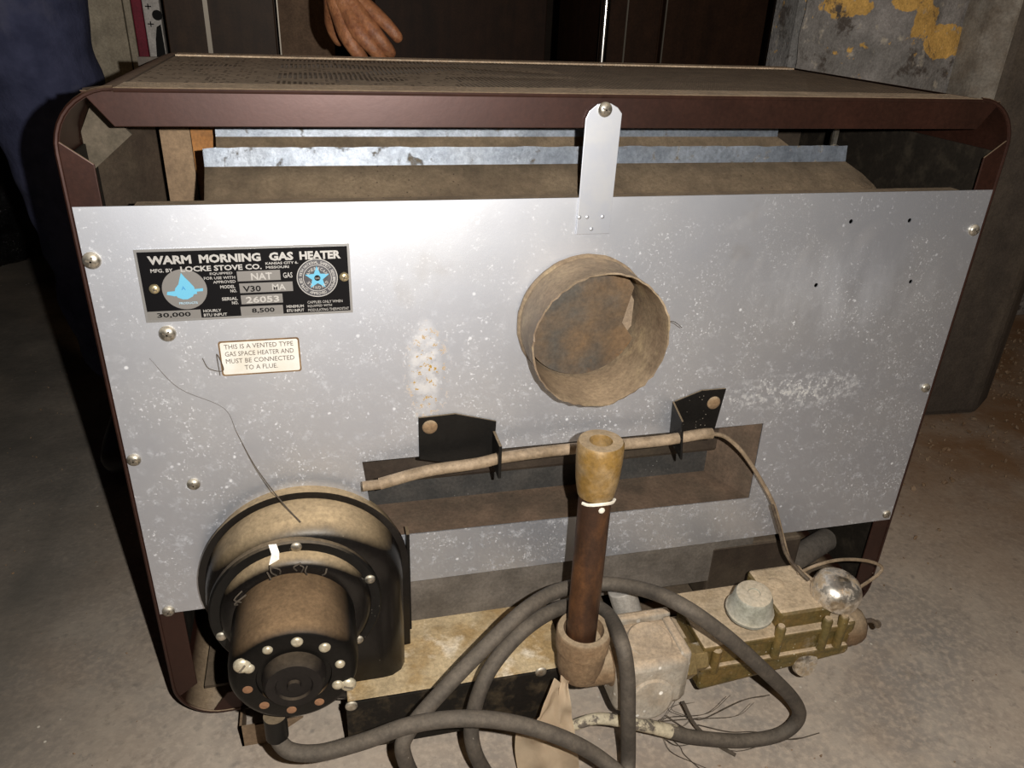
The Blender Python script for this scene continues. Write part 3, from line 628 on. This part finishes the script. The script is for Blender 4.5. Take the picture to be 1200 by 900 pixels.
obj('motor_chip', dome(B(), (-0.2245, -0.0850, 0.1795), (0, 0, 1), .003, .004, 8, 3), WHITE, mo)
obj('cord_grommet', cyl(B(), (-0.2581, -0.1050, 0.1235), (-0.2583, -0.1050, 0.1013), .0085), BLACK, mo)

# ---------------------------------------------------------------- gas pipe, elbow, valve
PX, PY = -.0135, -.090
bm = lathe(B(), (PX, PY, .125), (0, 0, 1), [(0, .0125), (.155, .0125), (.165, .0132)], 32); gp = obj('gas_pipe', bm, PIPE, H, label='rusty upright gas pipe')
bm = lathe(B(), (PX, PY, .283), (0, 0, 1), [(0, .0138), (.006, .0150), (.014, .0162), (.030, .0172), (.0435, .0172), (.0452, .0160), (.0452, .0085), (.0440, .0080), (.012, .0078)], 36); obj('pipe_collar', bm, COLLAR, gp, label='ochre capped pipe end with a round hole')
obj('bore', cyl(B(), (PX, PY, .290), (PX, PY, .3120), .0079), M('bore_dark', (.06, .035, .02), .8).done(), gp)
bm = B(); tube(bm, [(PX+.0145*math.cos(a), PY+.0145*math.sin(a), .2815+.0012*math.sin(a*3)) for a in [math.radians(-150+i*15) for i in range(9)]], .0013, 6, 3); dome(bm, (PX+.001, PY-.0125, .2755), (0, -1, 0), .0026, .0015, 8, 3)
obj('thread_sealant', bm, SEAL, gp)
bm = lathe(B(), (PX+.002, PY, .098), (0, 0, 1), [(-.006, .008), (-.002, .014), (.004, .0185), (.014, .0200), (.030, .0205), (.032, .0222), (.049, .0225), (.0505, .0215), (.0505, .0168), (.044, .0160), (.040, .0150)], 40)
lathe(bm, (PX+.004, PY, .105), (1, 0, 0), [(0, .017), (.022, .0175), (.0225, .0195), (.030, .0195)], 32)
obj('pipe_elbow', bm, IRON, H, label='dust-coated brown pipe elbow')
# white dusty shut-off block
bm = box(B(), (.013, -.116, .070), (.078, -.062, .122)); wb = obj('shutoff_valve', bm, WMETAL, H, bevel=.007, label='pale dusty cast shut-off valve')
obj('valve_rib', join([box(B(), (.012, -.067, .116), (.080, -.058, .128)), box(B(), (.071, -.112, .072), (.080, -.066, .125))]), WMETAL, wb, bevel=.003)
bm = lathe(B(), (.044, -.115, .085), (0, -1, .15), [(0, .0205), (.004, .0205), (.0048, .0185), (.0052, .018), (.0052, .004)], 36); obj('round_cap', bm, WMETAL, wb)
bm = lathe(B(), (.050, -.090, .121), (0, -.15, 1), [(0, .0200), (.002, .0195), (.003, .0185)], 36); obj('round_cap', bm, WMETAL, wb)
obj('stub', cyl(B(), (0.0487, -0.0500, 0.1115), (0.0404, -0.0420, 0.1399), .0125), M('stub_grey', (.33, .31, .28), .7, .2).nb(150, .3).done(), wb, bevel=.001)
bm = lathe(B(), (.078, -.085, .088), (1, 0, 0), [(0, .012), (.006, .012), (.0065, .0185), (.016, .0185), (.0165, .013), (.030, .013)], 6); obj('union_nut', bm, M('brass_dirty', (.30, .22, .10), .4, .6).vary((.6, .56, .48), 60, .55, .65).nb(120, .5).done(), H, smooth=False, bevel=.001)
# combination gas control
bm = prism(B(), [(.108, -.088, .046), (.262, -.088, .062), (.262, -.088, .104), (.250, -.088, .104), (.108, -.088, .1005)], (0, .062, 0))
gv_ = obj('gas_control', bm, OLIVE, H, smooth=False, bevel=.004, label='olive cast gas control valve topped with dust')
obj('valve_plate', join([box(B(), (.104, -.092, .074), (.255, -.024, .079)), box(B(), (.104, -.091, .097), (.252, -.020, .104))]), OLIVE, gv_, smooth=False, bevel=.0015)
bm = box(B(), (.180, -.083, .10), (.236, -.022, .123)); obj('upper_block', bm, OLIVE, gv_, smooth=False, bevel=.004)
obj('button', dome(B(), (.198, -.045, .1225), (0, 0, 1), .0075, .0018), OLIVE, gv_)
for q in ((.118, -.0895), (.178, -.0905), (.226, -.0905), (.243, -.0905)):
    obj('screw_boss', lathe(B(), (q[0], q[1], .079 if q[0] > .15 else .072), (0, 0, 1), [(0, .0042), (.026 if q[0] < .15 else .034, .0046), (.028 if q[0] < .15 else .037, .003)], 14), OLIVE, gv_)
bm = B()
for k in range(14):
    a = k*2*math.pi/14; pass
bm = lathe(B(), (0.1550, -0.0720, 0.1203), (-.05, -.12, 1), [(0, .021), (.003, .0215), (.005, .0195), (.020, .0172), (.0235, .0155), (.0245, .0120), (.0245, .0055), (.0232, .005)], 28, True, True, .03); obj('control_knob', bm, CAP, gv_, label='grey dusty control knob')
bm = lathe(B(), (0.2419, -0.0700, 0.1174), (.10, -.16, 1), [(0, .0165), (.004, .0215), (.010, .0225), (.017, .0220), (.023, .0190), (.027, .0130), (.0285, .004)], 32, True, True, .03); obj('regulator_cap', bm, SHINY, gv_, label='shiny metal regulator cap')
bm = lathe(B(), (0.2166, -0.0860, 0.0583), (.05, -1, .25), [(0, .013), (.004, .0125), (.0045, .009), (.0055, .006)], 24); obj('lower_plug', bm, SHINY, gv_)
bm = lathe(B(), (.258, -.070, .082), (1, -.1, -.05), [(0, .020), (.012, .0195), (.020, .0165), (.026, .009), (.027, .003)], 24, True, True, .06); obj('end_cap', bm, IRON, gv_)
bm = tube(B(), [(.284, -.07, .081), (.294, -.072, .083), (.300, -.074, .079)], .0022, 8, 4); dome(bm, (.300, -.074, .079), (1, 0, -.3), .0042, .003, 10, 3); obj('pigtail', bm, WIRE, gv_)
prs = [(0.2193, -0.0450, 0.1308), (0.2343, -0.0500, 0.1428), (0.2585, -0.0500, 0.1451), (0.2881, -0.0500, 0.1394), (0.3083, -0.0500, 0.1289), (0.3044, -0.0520, 0.1207), (0.2826, -0.0580, 0.1145), (0.2587, -0.0700, 0.1165)]
obj('pilot_wire', tube(B(), prs, .0016, 8, 6), CAPI, gv_)

# ---------------------------------------------------------------- power cord (one long cord looping past the heater's foot)
cord = [(-0.2589, -0.1000, 0.1105), (-0.2585, -0.1050, 0.0995), (-0.2494, -0.1150, 0.0943), (-0.2276, -0.1200, 0.0929), (-0.1956, -0.1250, 0.1030), (-0.1604, -0.1300, 0.1178), (-0.1222, -0.1350, 0.1217), (-0.0832, -0.1400, 0.1133), (-0.0422, -0.1450, 0.0918), (-0.0094, -0.1500, 0.0646),
        (0.0105, -0.1667, 0.0450), (0.0042, -0.1867, 0.0120), (-0.0369, -0.1927, 0.0080), (-0.0753, -0.1536, 0.0100), (-0.0928, -0.1181, 0.0200), (-0.1073, -0.1180, 0.0606), (-0.1087, -0.1120, 0.0887), (-0.0989, -0.1050, 0.1218), (-0.0818, -0.0950, 0.1405), (-0.0573, -0.0850, 0.1554), (-0.0259, -0.0660, 0.1506), (0.0050, -0.0520, 0.1373),
        (0.0164, -0.0720, 0.1418), (0.0062, -0.1250, 0.1643), (0.0106, -0.1340, 0.1380), (0.0147, -0.1380, 0.0938), (0.0190, -0.1420, 0.0415), (0.0011, -0.1802, 0.0300), (-0.0445, -0.1919, 0.0200), (-0.1063, -0.1646, 0.0200), (-0.1470, -0.1185, 0.0200), (-0.1652, -0.1250, 0.0797), (-0.1595, -0.1200, 0.1010), (-0.1312, -0.1100, 0.1270), (-0.0933, -0.0950, 0.1520), (-0.0607, -0.0820, 0.1697), (-0.0258, -0.0620, 0.1667),
        (0.0152, -0.0550, 0.1612), (0.0421, -0.0820, 0.1733), (0.0584, -0.1180, 0.1852), (0.0956, -0.1280, 0.1560), (0.1382, -0.1300, 0.1111), (0.1789, -0.1250, 0.0628), (0.1947, -0.1220, 0.0317), (0.1804, -0.1220, 0.0127), (0.1427, -0.1200, 0.0108), (0.0946, -0.1180, 0.0252), (0.0691, -0.1160, 0.0369)]
co = obj('power_cord', tube(B(), cord, .0063, 14, 8), CORD); tag(co, 'thick grey rubber cord looping from the blower motor over the gas valve', 'cord')
co2 = [(0.0735, -0.1160, 0.0347), (0.0522, -0.1150, 0.0453), (0.0275, -0.1140, 0.0566), (0.0002, -0.1120, 0.0651), (-0.0192, -0.1080, 0.0569)]
obj('bare_end', tube(B(), co2, .0062, 12, 6, lambda t: .0064-.002*t), CORD2, co, label='stripped pale end flecked with dust')

# ---------------------------------------------------------------- paper tag
bm = B(); n, mm_ = 16, 22; G = []
L_ = [Vector(q) for q in ((-0.0379, -0.1080, 0.1096), (-0.0513, -0.1100, 0.0794), (-0.0675, -0.1050, 0.0423), (-0.0619, -0.1120, -0.0195))]
R_ = [Vector(q) for q in ((-0.0262, -0.1080, 0.1089), (-0.0238, -0.1160, 0.0827), (-0.0176, -0.1160, 0.0429), (-0.0046, -0.1180, -0.0282))]
Ls, Rs = smoothpath(L_, 7), smoothpath(R_, 7)
for a, b in zip(Ls, Rs):
    row = []
    for i in range(n+1):
        t = i/n; q = a.lerp(b, t); q.y += .008*noise.noise(Vector((t*3, q.z*45, 1)))+.007*abs(math.sin(t*5+q.z*40)); q.z = max(q.z, .002); row.append(bm.verts.new(q))
    G.append(row)
for a, b in zip(G, G[1:]):
    for i in range(n): bm.faces.new((a[i], a[i+1], b[i+1], b[i]))
bmesh.ops.solidify(bm, geom=bm.faces[:], thickness=.0005)
tag(obj('paper_tag', bm, PAPER), 'crumpled tan paper tag hanging below the pipe elbow', 'tag')

# ---------------------------------------------------------------- webs, hair, rubble
bm = B(); anchor = Vector((0.0944, -0.0899, 0.0300))
for k in range(12):
    a = Vector((.02+R()*.20, -.09-R()*.03, .052)) if k % 2 else Vector((.0+R()*.24, -.12-R()*.02, .001)); b = anchor+Vector((R()*.12-.07, R()*.03-.015, R()*.02-.025)); b.z = max(b.z, .001); md = (a+b)/2+Vector((R()*.02-.01, 0, -R()*.012)); md.z = max(md.z, .001)
    m2 = (a+md)/2+Vector((R()*.02-.01, R()*.02-.01, 0)); m3 = (b+md)/2+Vector((R()*.02-.01, R()*.02-.01, 0)); m2.z = max(m2.z, .001); m3.z = max(m3.z, .001)
    tube(bm, [a, m2, md, m3, b], .0002+R()*.0003, 4, 5)
tube(bm, [(0.0952, -0.0866, 0.0350), (0.1029, -0.1024, 0.0200), (0.1214, -0.1136, 0.0040), (0.1339, -0.1266, 0.0020)], .0018, 6, 6)
tag(obj('cobweb', bm, WEB, kind='stuff'), 'dirty grey cobweb strands strung below the gas valve', 'cobweb')
tag(obj('cobweb', tube(B(), [(-0.3215, -0.0020, 0.3751), (-0.3047, -0.0060, 0.3523), (-0.2773, -0.0040, 0.3328), (-0.2701, -0.0050, 0.3109), (-0.2592, -0.0120, 0.2839), (-0.2420, -0.0300, 0.2627), (-0.2291, -0.0440, 0.2522)], .0007, 6, 6, lambda t: .0001+.0011*max(0, t-.42)), WEB, kind='stuff'), 'thin dark dust strand across the panel above the blower', 'dust strand')
tag(obj('lint_hair', tube(B(), [(-0.2869, -0.0022, 0.3728), (-0.2832, -0.0035, 0.3650), (-0.2736, -0.0040, 0.3632), (-0.2765, -0.0045, 0.3764), (-0.2766, -0.0025, 0.3586)], .0003, 5, 6), WEB), 'fine curled hair beside the vent warning label', 'hair')
tag(obj('lint_hair', tube(B(), [(0.0499, -0.0400, 0.3964), (0.0614, -0.0300, 0.3917), (0.0739, -0.0200, 0.3819)], .0003, 5, 6), WEB), 'fine hair sticking out right of the flue collar', 'hair')
bm = B()
def pebble(bm, x, y, r):
    t = bmesh.ops.create_icosphere(bm, subdivisions=1, radius=r, matrix=Matrix.Translation((x, y, r*.4)) @ Euler((R()*6, R()*6, 0)).to_matrix().to_4x4() @ Matrix.Diagonal((1, .8, .55, 1)))
    for v in t['verts']: v.co += Vector((R()-.5, R()-.5, R()-.5))*r*.5
for k in range(2600):
    t = R(); x = .52+R()*.85; y = .12+R()*.62
    if x < .95 and y > .44: continue
    if .68 < x < .95 and y > .39: continue
    if R() > max(.06, min(1, (y-.15)*3.2)): continue
    pebble(bm, x, y, .0015+.0045*R()**3)
for k in range(900):
    x = -.9+R()*1.7; y = -.25+R()*1.2
    if abs(x) < .37 and -.13 < y < .3: continue
    pebble(bm, x, y, .0006+.0012*R()**2)
tag(obj('floor_grit', bm, RUB, smooth=False, kind='stuff'), 'brown rubble and grit scattered on the concrete floor', 'rubble')

# ---------------------------------------------------------------- boards and cupboards behind
def board(name, x0, x1, y, h, mat, label, cat='board', d=.02, lean=.0, extra=None):
    bm = prism(B(), [(x0, y, 0), (x1, y, 0), (x1, y+lean, h), (x0, y+lean, h)], (0, d, 0))
    o = obj(name, bm, mat, smooth=False, bevel=.0015); return tag(o, label, cat)
Yb = .90
board('beige_board', -.530, -.470, Yb, 1.3, BEIGE, 'pale beige board standing upright beside the jeans leg')
board('beige_board', -.4685, -.458, Yb, 1.3, BEIGE, 'narrow pale beige strip between the beige board and the maroon strip')
board('maroon_board', -.457, -.442, Yb, 1.3, MAROON, 'narrow maroon board standing next to the beige strip')
pr = board('printed_board', -.441, -.416, Yb, 1.3, WHITEP, 'white printed board with small dark crosses left of the dark cupboard')
for zz in (.575, .55, .6):
    bm = box(B(), (-.437, Yb-.0008, zz-.0008), (-.428, Yb, zz+.0008)); box(bm, (-.4332, Yb-.0008, zz-.004), (-.4318, Yb, zz+.004)); obj('cross_mark', bm, INK, pr, smooth=False)
bm = flat([[(-.431, .50), (-.4285, .528), (-.4245, .546), (-.418, .550), (-.417, .50)], ring2(-.421, .563, .0075, 24)], Yb-.001, Yb); obj('dark_print', bm, INK, pr, smooth=False)
def cupboard(x0, x1, y, mat, label, edge=None, d=.30):
    t = thing('cupboard', label, 'cupboard', ((x0+x1)/2, y+d/2, 0))
    obj('carcass', box(B(), (x0, y+.02, .05), (x1, y+d, 1.4)), mat, t, smooth=False); obj('plinth', box(B(), (x0+.005, y+.04, 0), (x1-.005, y+d, .05)), mat, t, smooth=False)
    obj('door', box(B(), (x0+.001, y, .055), (x1-.001, y+.018, 1.395)), mat, t, smooth=False, bevel=.0015)
    if edge: obj('edge_strip', box(B(), (edge[0], y-.002, .05), (edge[1], y+.001, 1.4)), EDGE, t, smooth=False, label='pale metal edge strip')
    return t
cupboard(-.411, -.243, Yb, WOOD2, 'dark brown cupboard with a pale vertical metal strip', (-.3515, -.3445))
cupboard(-.240, -.150, Yb+.02, WOOD3, 'tan brown cupboard side panel left of the hand', (-.240, -.238))
cupboard(-.06, .300, Yb+.30, WOOD1, 'very dark brown wide cupboard behind the hand')
tbo = obj('metal_tube', cyl(B(), (.314, Yb-.02, 0), (.314, Yb-.02, 1.5), .0085), CHROME); tag(tbo, 'bright upright chrome tube standing before the dark cupboards', 'tube')
cupboard(.336, .440, Yb+.03, WOOD1, 'narrow dark cupboard with two fine bright edges right of the chrome tube', (.372, .3745))
cupboard(.443, .650, Yb+.02, WOOD1, 'dark brown cupboard door beside the peeling wall', (.4435, .4455))
dr = board('door_frame_board', .652, .730, Yb, 1.5, WOOD2, 'brown upright plank against the peeling plaster wall')
obj('edge_strip', box(B(), (.650, Yb-.003, 0), (.6535, Yb+.001, 1.5)), EDGE, dr, smooth=False, label='thin pale edge')

# black plastic bag far left
bm = B(); bmesh.ops.create_icosphere(bm, subdivisions=4, radius=1)
for v in bm.verts:
    q = v.co.copy(); s = 1+.22*noise.noise(q*2.2)+.10*noise.noise(q*6)+.05*noise.noise(q*14); v.co = Vector((-.97+q.x*.16*s, 1.5+q.y*.14*s, max(0.001, .17+q.z*.21*s)))
tag(obj('plastic_bag', bm, BAG), 'glossy black plastic bag on the floor left of the jeans', 'bag')

# ---------------------------------------------------------------- person behind the heater
def skin(name, joints, edges, mat, parent=None, sub=2, voxel=0, extra=(), after=()):
    """joints {name:(pos, r)}; one skinned surface"""
    def build(js, es):
        me = bpy.data.meshes.new('s'); ks = list(js); me.from_pydata([js[k][0] for k in ks], [(ks.index(a), ks.index(b)) for a, b in es], [])
        o = bpy.data.objects.new('s', me); C.objects.link(o); md = o.modifiers.new('skin', 'SKIN'); md.use_smooth_shade = True
        for i, k in enumerate(ks):
            r = js[k][1]; me.skin_vertices[0].data[i].radius = r if isinstance(r, tuple) else (r, r)
        me.skin_vertices[0].data[0].use_root = True
        sb_ = o.modifiers.new('sub', 'SUBSURF'); sb_.levels = sub; sb_.render_levels = sub
        dg = bpy.context.evaluated_depsgraph_get(); dg.update(); r = bpy.data.meshes.new_from_object(o.evaluated_get(dg)); bpy.data.objects.remove(o); return r
    bm = bmesh.new(); bm.from_mesh(build(joints, edges))
    for js, es in extra: bm.from_mesh(build(js, es))
    me = bpy.data.meshes.new(name); bm.to_mesh(me); bm.free()
    if voxel:
        o = bpy.data.objects.new('s', me); C.objects.link(o); r = o.modifiers.new('r', 'REMESH'); r.mode = 'VOXEL'; r.voxel_size = voxel; s = o.modifiers.new('s', 'SMOOTH'); s.iterations = 2; s.factor = .4
        dg = bpy.context.evaluated_depsgraph_get(); dg.update(); me = bpy.data.meshes.new_from_object(o.evaluated_get(dg)); bpy.data.objects.remove(o)
    if after:
        bm = bmesh.new(); bm.from_mesh(me)
        for js, es in after: bm.from_mesh(build(js, es))
        bm.to_mesh(me); bm.free()
    return me
def chain(pts):
    js = {str(i): (q, r) for i, (q, r) in enumerate(pts)}; return js, [(str(i), str(i+1)) for i in range(len(pts)-1)]
ELB, WR = (-.33, .52, .88), (-.166, .372, .640)
HB = [( (-0.1619, 0.3580, 0.6058), (.022, .015)), ((-0.1555, 0.3580, 0.5982), (.014, .010))]
J = {'pel': ((-.60, .50, .93), .10), 'wai': ((-.58, .50, 1.05), .105), 'che': ((-.52, .50, 1.24), .125), 'nec': ((-.50, .48, 1.42), .055), 'hd1': ((-.49, .45, 1.50), (.065, .07)), 'hd2': ((-.485, .44, 1.58), (.078, .09)), 'hd3': ((-.485, .44, 1.66), (.06, .07)),
     'lsh': ((-.37, .50, 1.33), .052), 'lel': (ELB, .040), 'lfa': ((-.24, .44, .75), .034), 'lwr': ((-0.1721, 0.3600, 0.6283), (.026, .020)), 'lh1': HB[0], 'lh2': HB[1],
     'rsh': ((-.68, .50, 1.34), .052), 'rel': ((-.78, .52, 1.05), .040), 'rwr': ((-.78, .44, .82), .026), 'rh': ((-.775, .42, .74), (.034, .018)),
     'lhi': ((-.54, .58, .88), .075), 'lkn': ((-.520, .59, .50), .05), 'lan': ((-.485, .59, .10), .035), 'rhi': ((-.68, .50, .88), .075), 'rkn': ((-.74, .60, .50), .05), 'ran': ((-.77, .66, .10), .035)}
E_ = [('pel', 'wai'), ('wai', 'che'), ('che', 'nec'), ('nec', 'hd1'), ('hd1', 'hd2'), ('hd2', 'hd3'), ('che', 'lsh'), ('lsh', 'lel'), ('lel', 'lfa'), ('lfa', 'lwr'), ('lwr', 'lh1'), ('lh1', 'lh2'), ('che', 'rsh'), ('rsh', 'rel'), ('rel', 'rwr'), ('rwr', 'rh'), ('pel', 'lhi'), ('lhi', 'lkn'), ('lkn', 'lan'), ('pel', 'rhi'), ('rhi', 'rkn'), ('rkn', 'ran')]
WB = ((-0.1650, 0.3560, 0.6118), .016)
fing = [  # left hand: index, middle, ring, little finger splayed, thumb tucked behind; each chain starts with its metacarpal
    chain([WB, ((-0.1621, 0.3520, 0.5918), 0.0117), ((-0.1573, 0.3380, 0.5689), 0.0099), ((-0.1513, 0.3330, 0.5582), 0.0079), ((-0.1439, 0.3360, 0.5485), 0.0076), ((-0.1393, 0.3450, 0.5397), 0.0059)]),
    chain([WB, ((-0.1562, 0.3480, 0.5952), 0.0117), ((-0.1472, 0.3320, 0.5742), 0.0101), ((-0.1380, 0.3250, 0.5638), 0.0079), ((-0.1279, 0.3280, 0.5534), 0.0076), ((-0.1204, 0.3370, 0.5448), 0.0058)]),
    chain([WB, ((-0.1510, 0.3460, 0.5986), 0.0113), ((-0.1375, 0.3320, 0.5807), 0.0095), ((-0.1283, 0.3250, 0.5703), 0.0076), ((-0.1183, 0.3270, 0.5586), 0.0072), ((-0.1110, 0.3330, 0.5502), 0.0056)]),
    chain([WB, ((-0.1448, 0.3480, 0.6018), 0.0103), ((-0.1284, 0.3360, 0.5895), 0.0085), ((-0.1174, 0.3290, 0.5807), 0.0068), ((-0.1092, 0.3270, 0.5715), 0.0065), ((-0.1039, 0.3300, 0.5651), 0.0052)]),
    chain([WB, ((-0.1673, 0.3720, 0.5912), 0.0108), ((-0.1712, 0.3820, 0.5794), 0.0090), ((-0.1665, 0.3880, 0.5661), 0.0081), ((-0.1599, 0.3900, 0.5561), 0.0063)])]
rb_ = Vector((-.775, .42, .74)); rf_ = []
for k, (dx, ln) in enumerate(((-.026, .07), (-.009, .078), (.009, .074), (.026, .058))):
    rf_.append(chain([(tuple(rb_+Vector((dx*.5, 0, .01))), .009), (tuple(rb_+Vector((dx, -.004, -.035))), .0092), (tuple(rb_+Vector((dx, -.014, -.035-ln*.5))), .008), (tuple(rb_+Vector((dx*.9, -.004, -.035-ln))), .0065)]))
rf_.append(chain([(tuple(rb_+Vector((.02, 0, .03))), .010), (tuple(rb_+Vector((.042, -.015, -.005))), .0095), (tuple(rb_+Vector((.046, -.022, -.04))), .0075)]))
nose = chain([((-.485, .352, 1.60), .010), ((-.485, .340, 1.575), .013), ((-.485, .345, 1.565), .012)])
ears = [chain([((-.485+s*.078, .45, 1.60), (.010, .016)), ((-.485+s*.082, .452, 1.565), (.008, .012))]) for s in (-1, 1)]
lips = chain([((-.505, .362, 1.535), .006), ((-.485, .357, 1.536), .008), ((-.465, .362, 1.535), .006)])
me = skin('person', J, E_, SKIN, voxel=.0042, extra=rf_+[nose, lips]+ears, after=fing)
pe = obj('person', me, SKIN); tag(pe, 'person in blue jeans standing behind the heater, one hand hanging over its top', 'person')
leg = {'w': ((-.59, .50, 1.0), (.17, .12)), 'p': ((-.60, .50, .90), (.16, .12)), 'l1': ((-.545, .57, .78), .100), 'l2': ((-.522, .59, .52), .077), 'l3': ((-.500, .60, .30), .066), 'l4': ((-.484, .60, .07), .062), 'r1': ((-.70, .58, .78), .100), 'r2': ((-.74, .60, .52), .080), 'r3': ((-.76, .64, .30), .068), 'r4': ((-.77, .66, .07), .066)}
me = skin('jeans', leg, [('w', 'p'), ('p', 'l1'), ('l1', 'l2'), ('l2', 'l3'), ('l3', 'l4'), ('p', 'r1'), ('r1', 'r2'), ('r2', 'r3'), ('r3', 'r4')], DENIM, voxel=.008)
for v in me.vertices:
    d = noise.noise(Vector((v.co.x*9, v.co.y*9, v.co.z*22)))*.009; v.co += v.normal*d
obj('jeans', me, DENIM, pe, label='faded blue denim jeans')
sh = {'a': ((-.59, .50, .98), (.165, .125)), 'b': ((-.57, .50, 1.12), (.15, .12)), 'c': ((-.52, .50, 1.28), (.16, .125)), 'n': ((-.50, .485, 1.39), .07), 'l': ((-.37, .50, 1.33), .068), 'l2': ((-.345, .512, 1.10), .060), 'r': ((-.68, .50, 1.34), .068), 'r2': ((-.73, .51, 1.19), .060)}
me = skin('shirt', sh, [('a', 'b'), ('b', 'c'), ('c', 'n'), ('c', 'l'), ('l', 'l2'), ('c', 'r'), ('r', 'r2')], SHIRT, voxel=.008); obj('shirt', me, SHIRT, pe)
for x, y in ((-.470, .585), (-.77, .64)):
    me = skin('shoe', *chain([((x, y+.05, .045), (.042, .042)), ((x, y-.02, .045), (.042, .040)), ((x, y-.12, .032), (.046, .028)), ((x, y-.16, .028), (.036, .022))]), SHOE); 
    for v in me.vertices: v.co.z = max(v.co.z, .001)
    obj('shoe', me, SHOE, pe)
bm = B(); bmesh.ops.create_icosphere(bm, subdivisions=4, radius=1)
bmesh.ops.delete(bm, geom=[v for v in bm.verts if v.co.z < -.1 and v.co.y < .3 or (v.co.y < -.55 and v.co.z < .5)], context='VERTS')
for v in bm.verts: q = v.co; v.co = Vector((-.485+q.x*.088, .452+q.y*.104, 1.615+q.z*.115))*1; 
obj('hair', bm, HAIR, pe)
for s in (-1, 1): obj('eye', dome(B(), (-.485+s*.030, .362, 1.598), (0, -1, 0), .011, .007), EYE, pe)
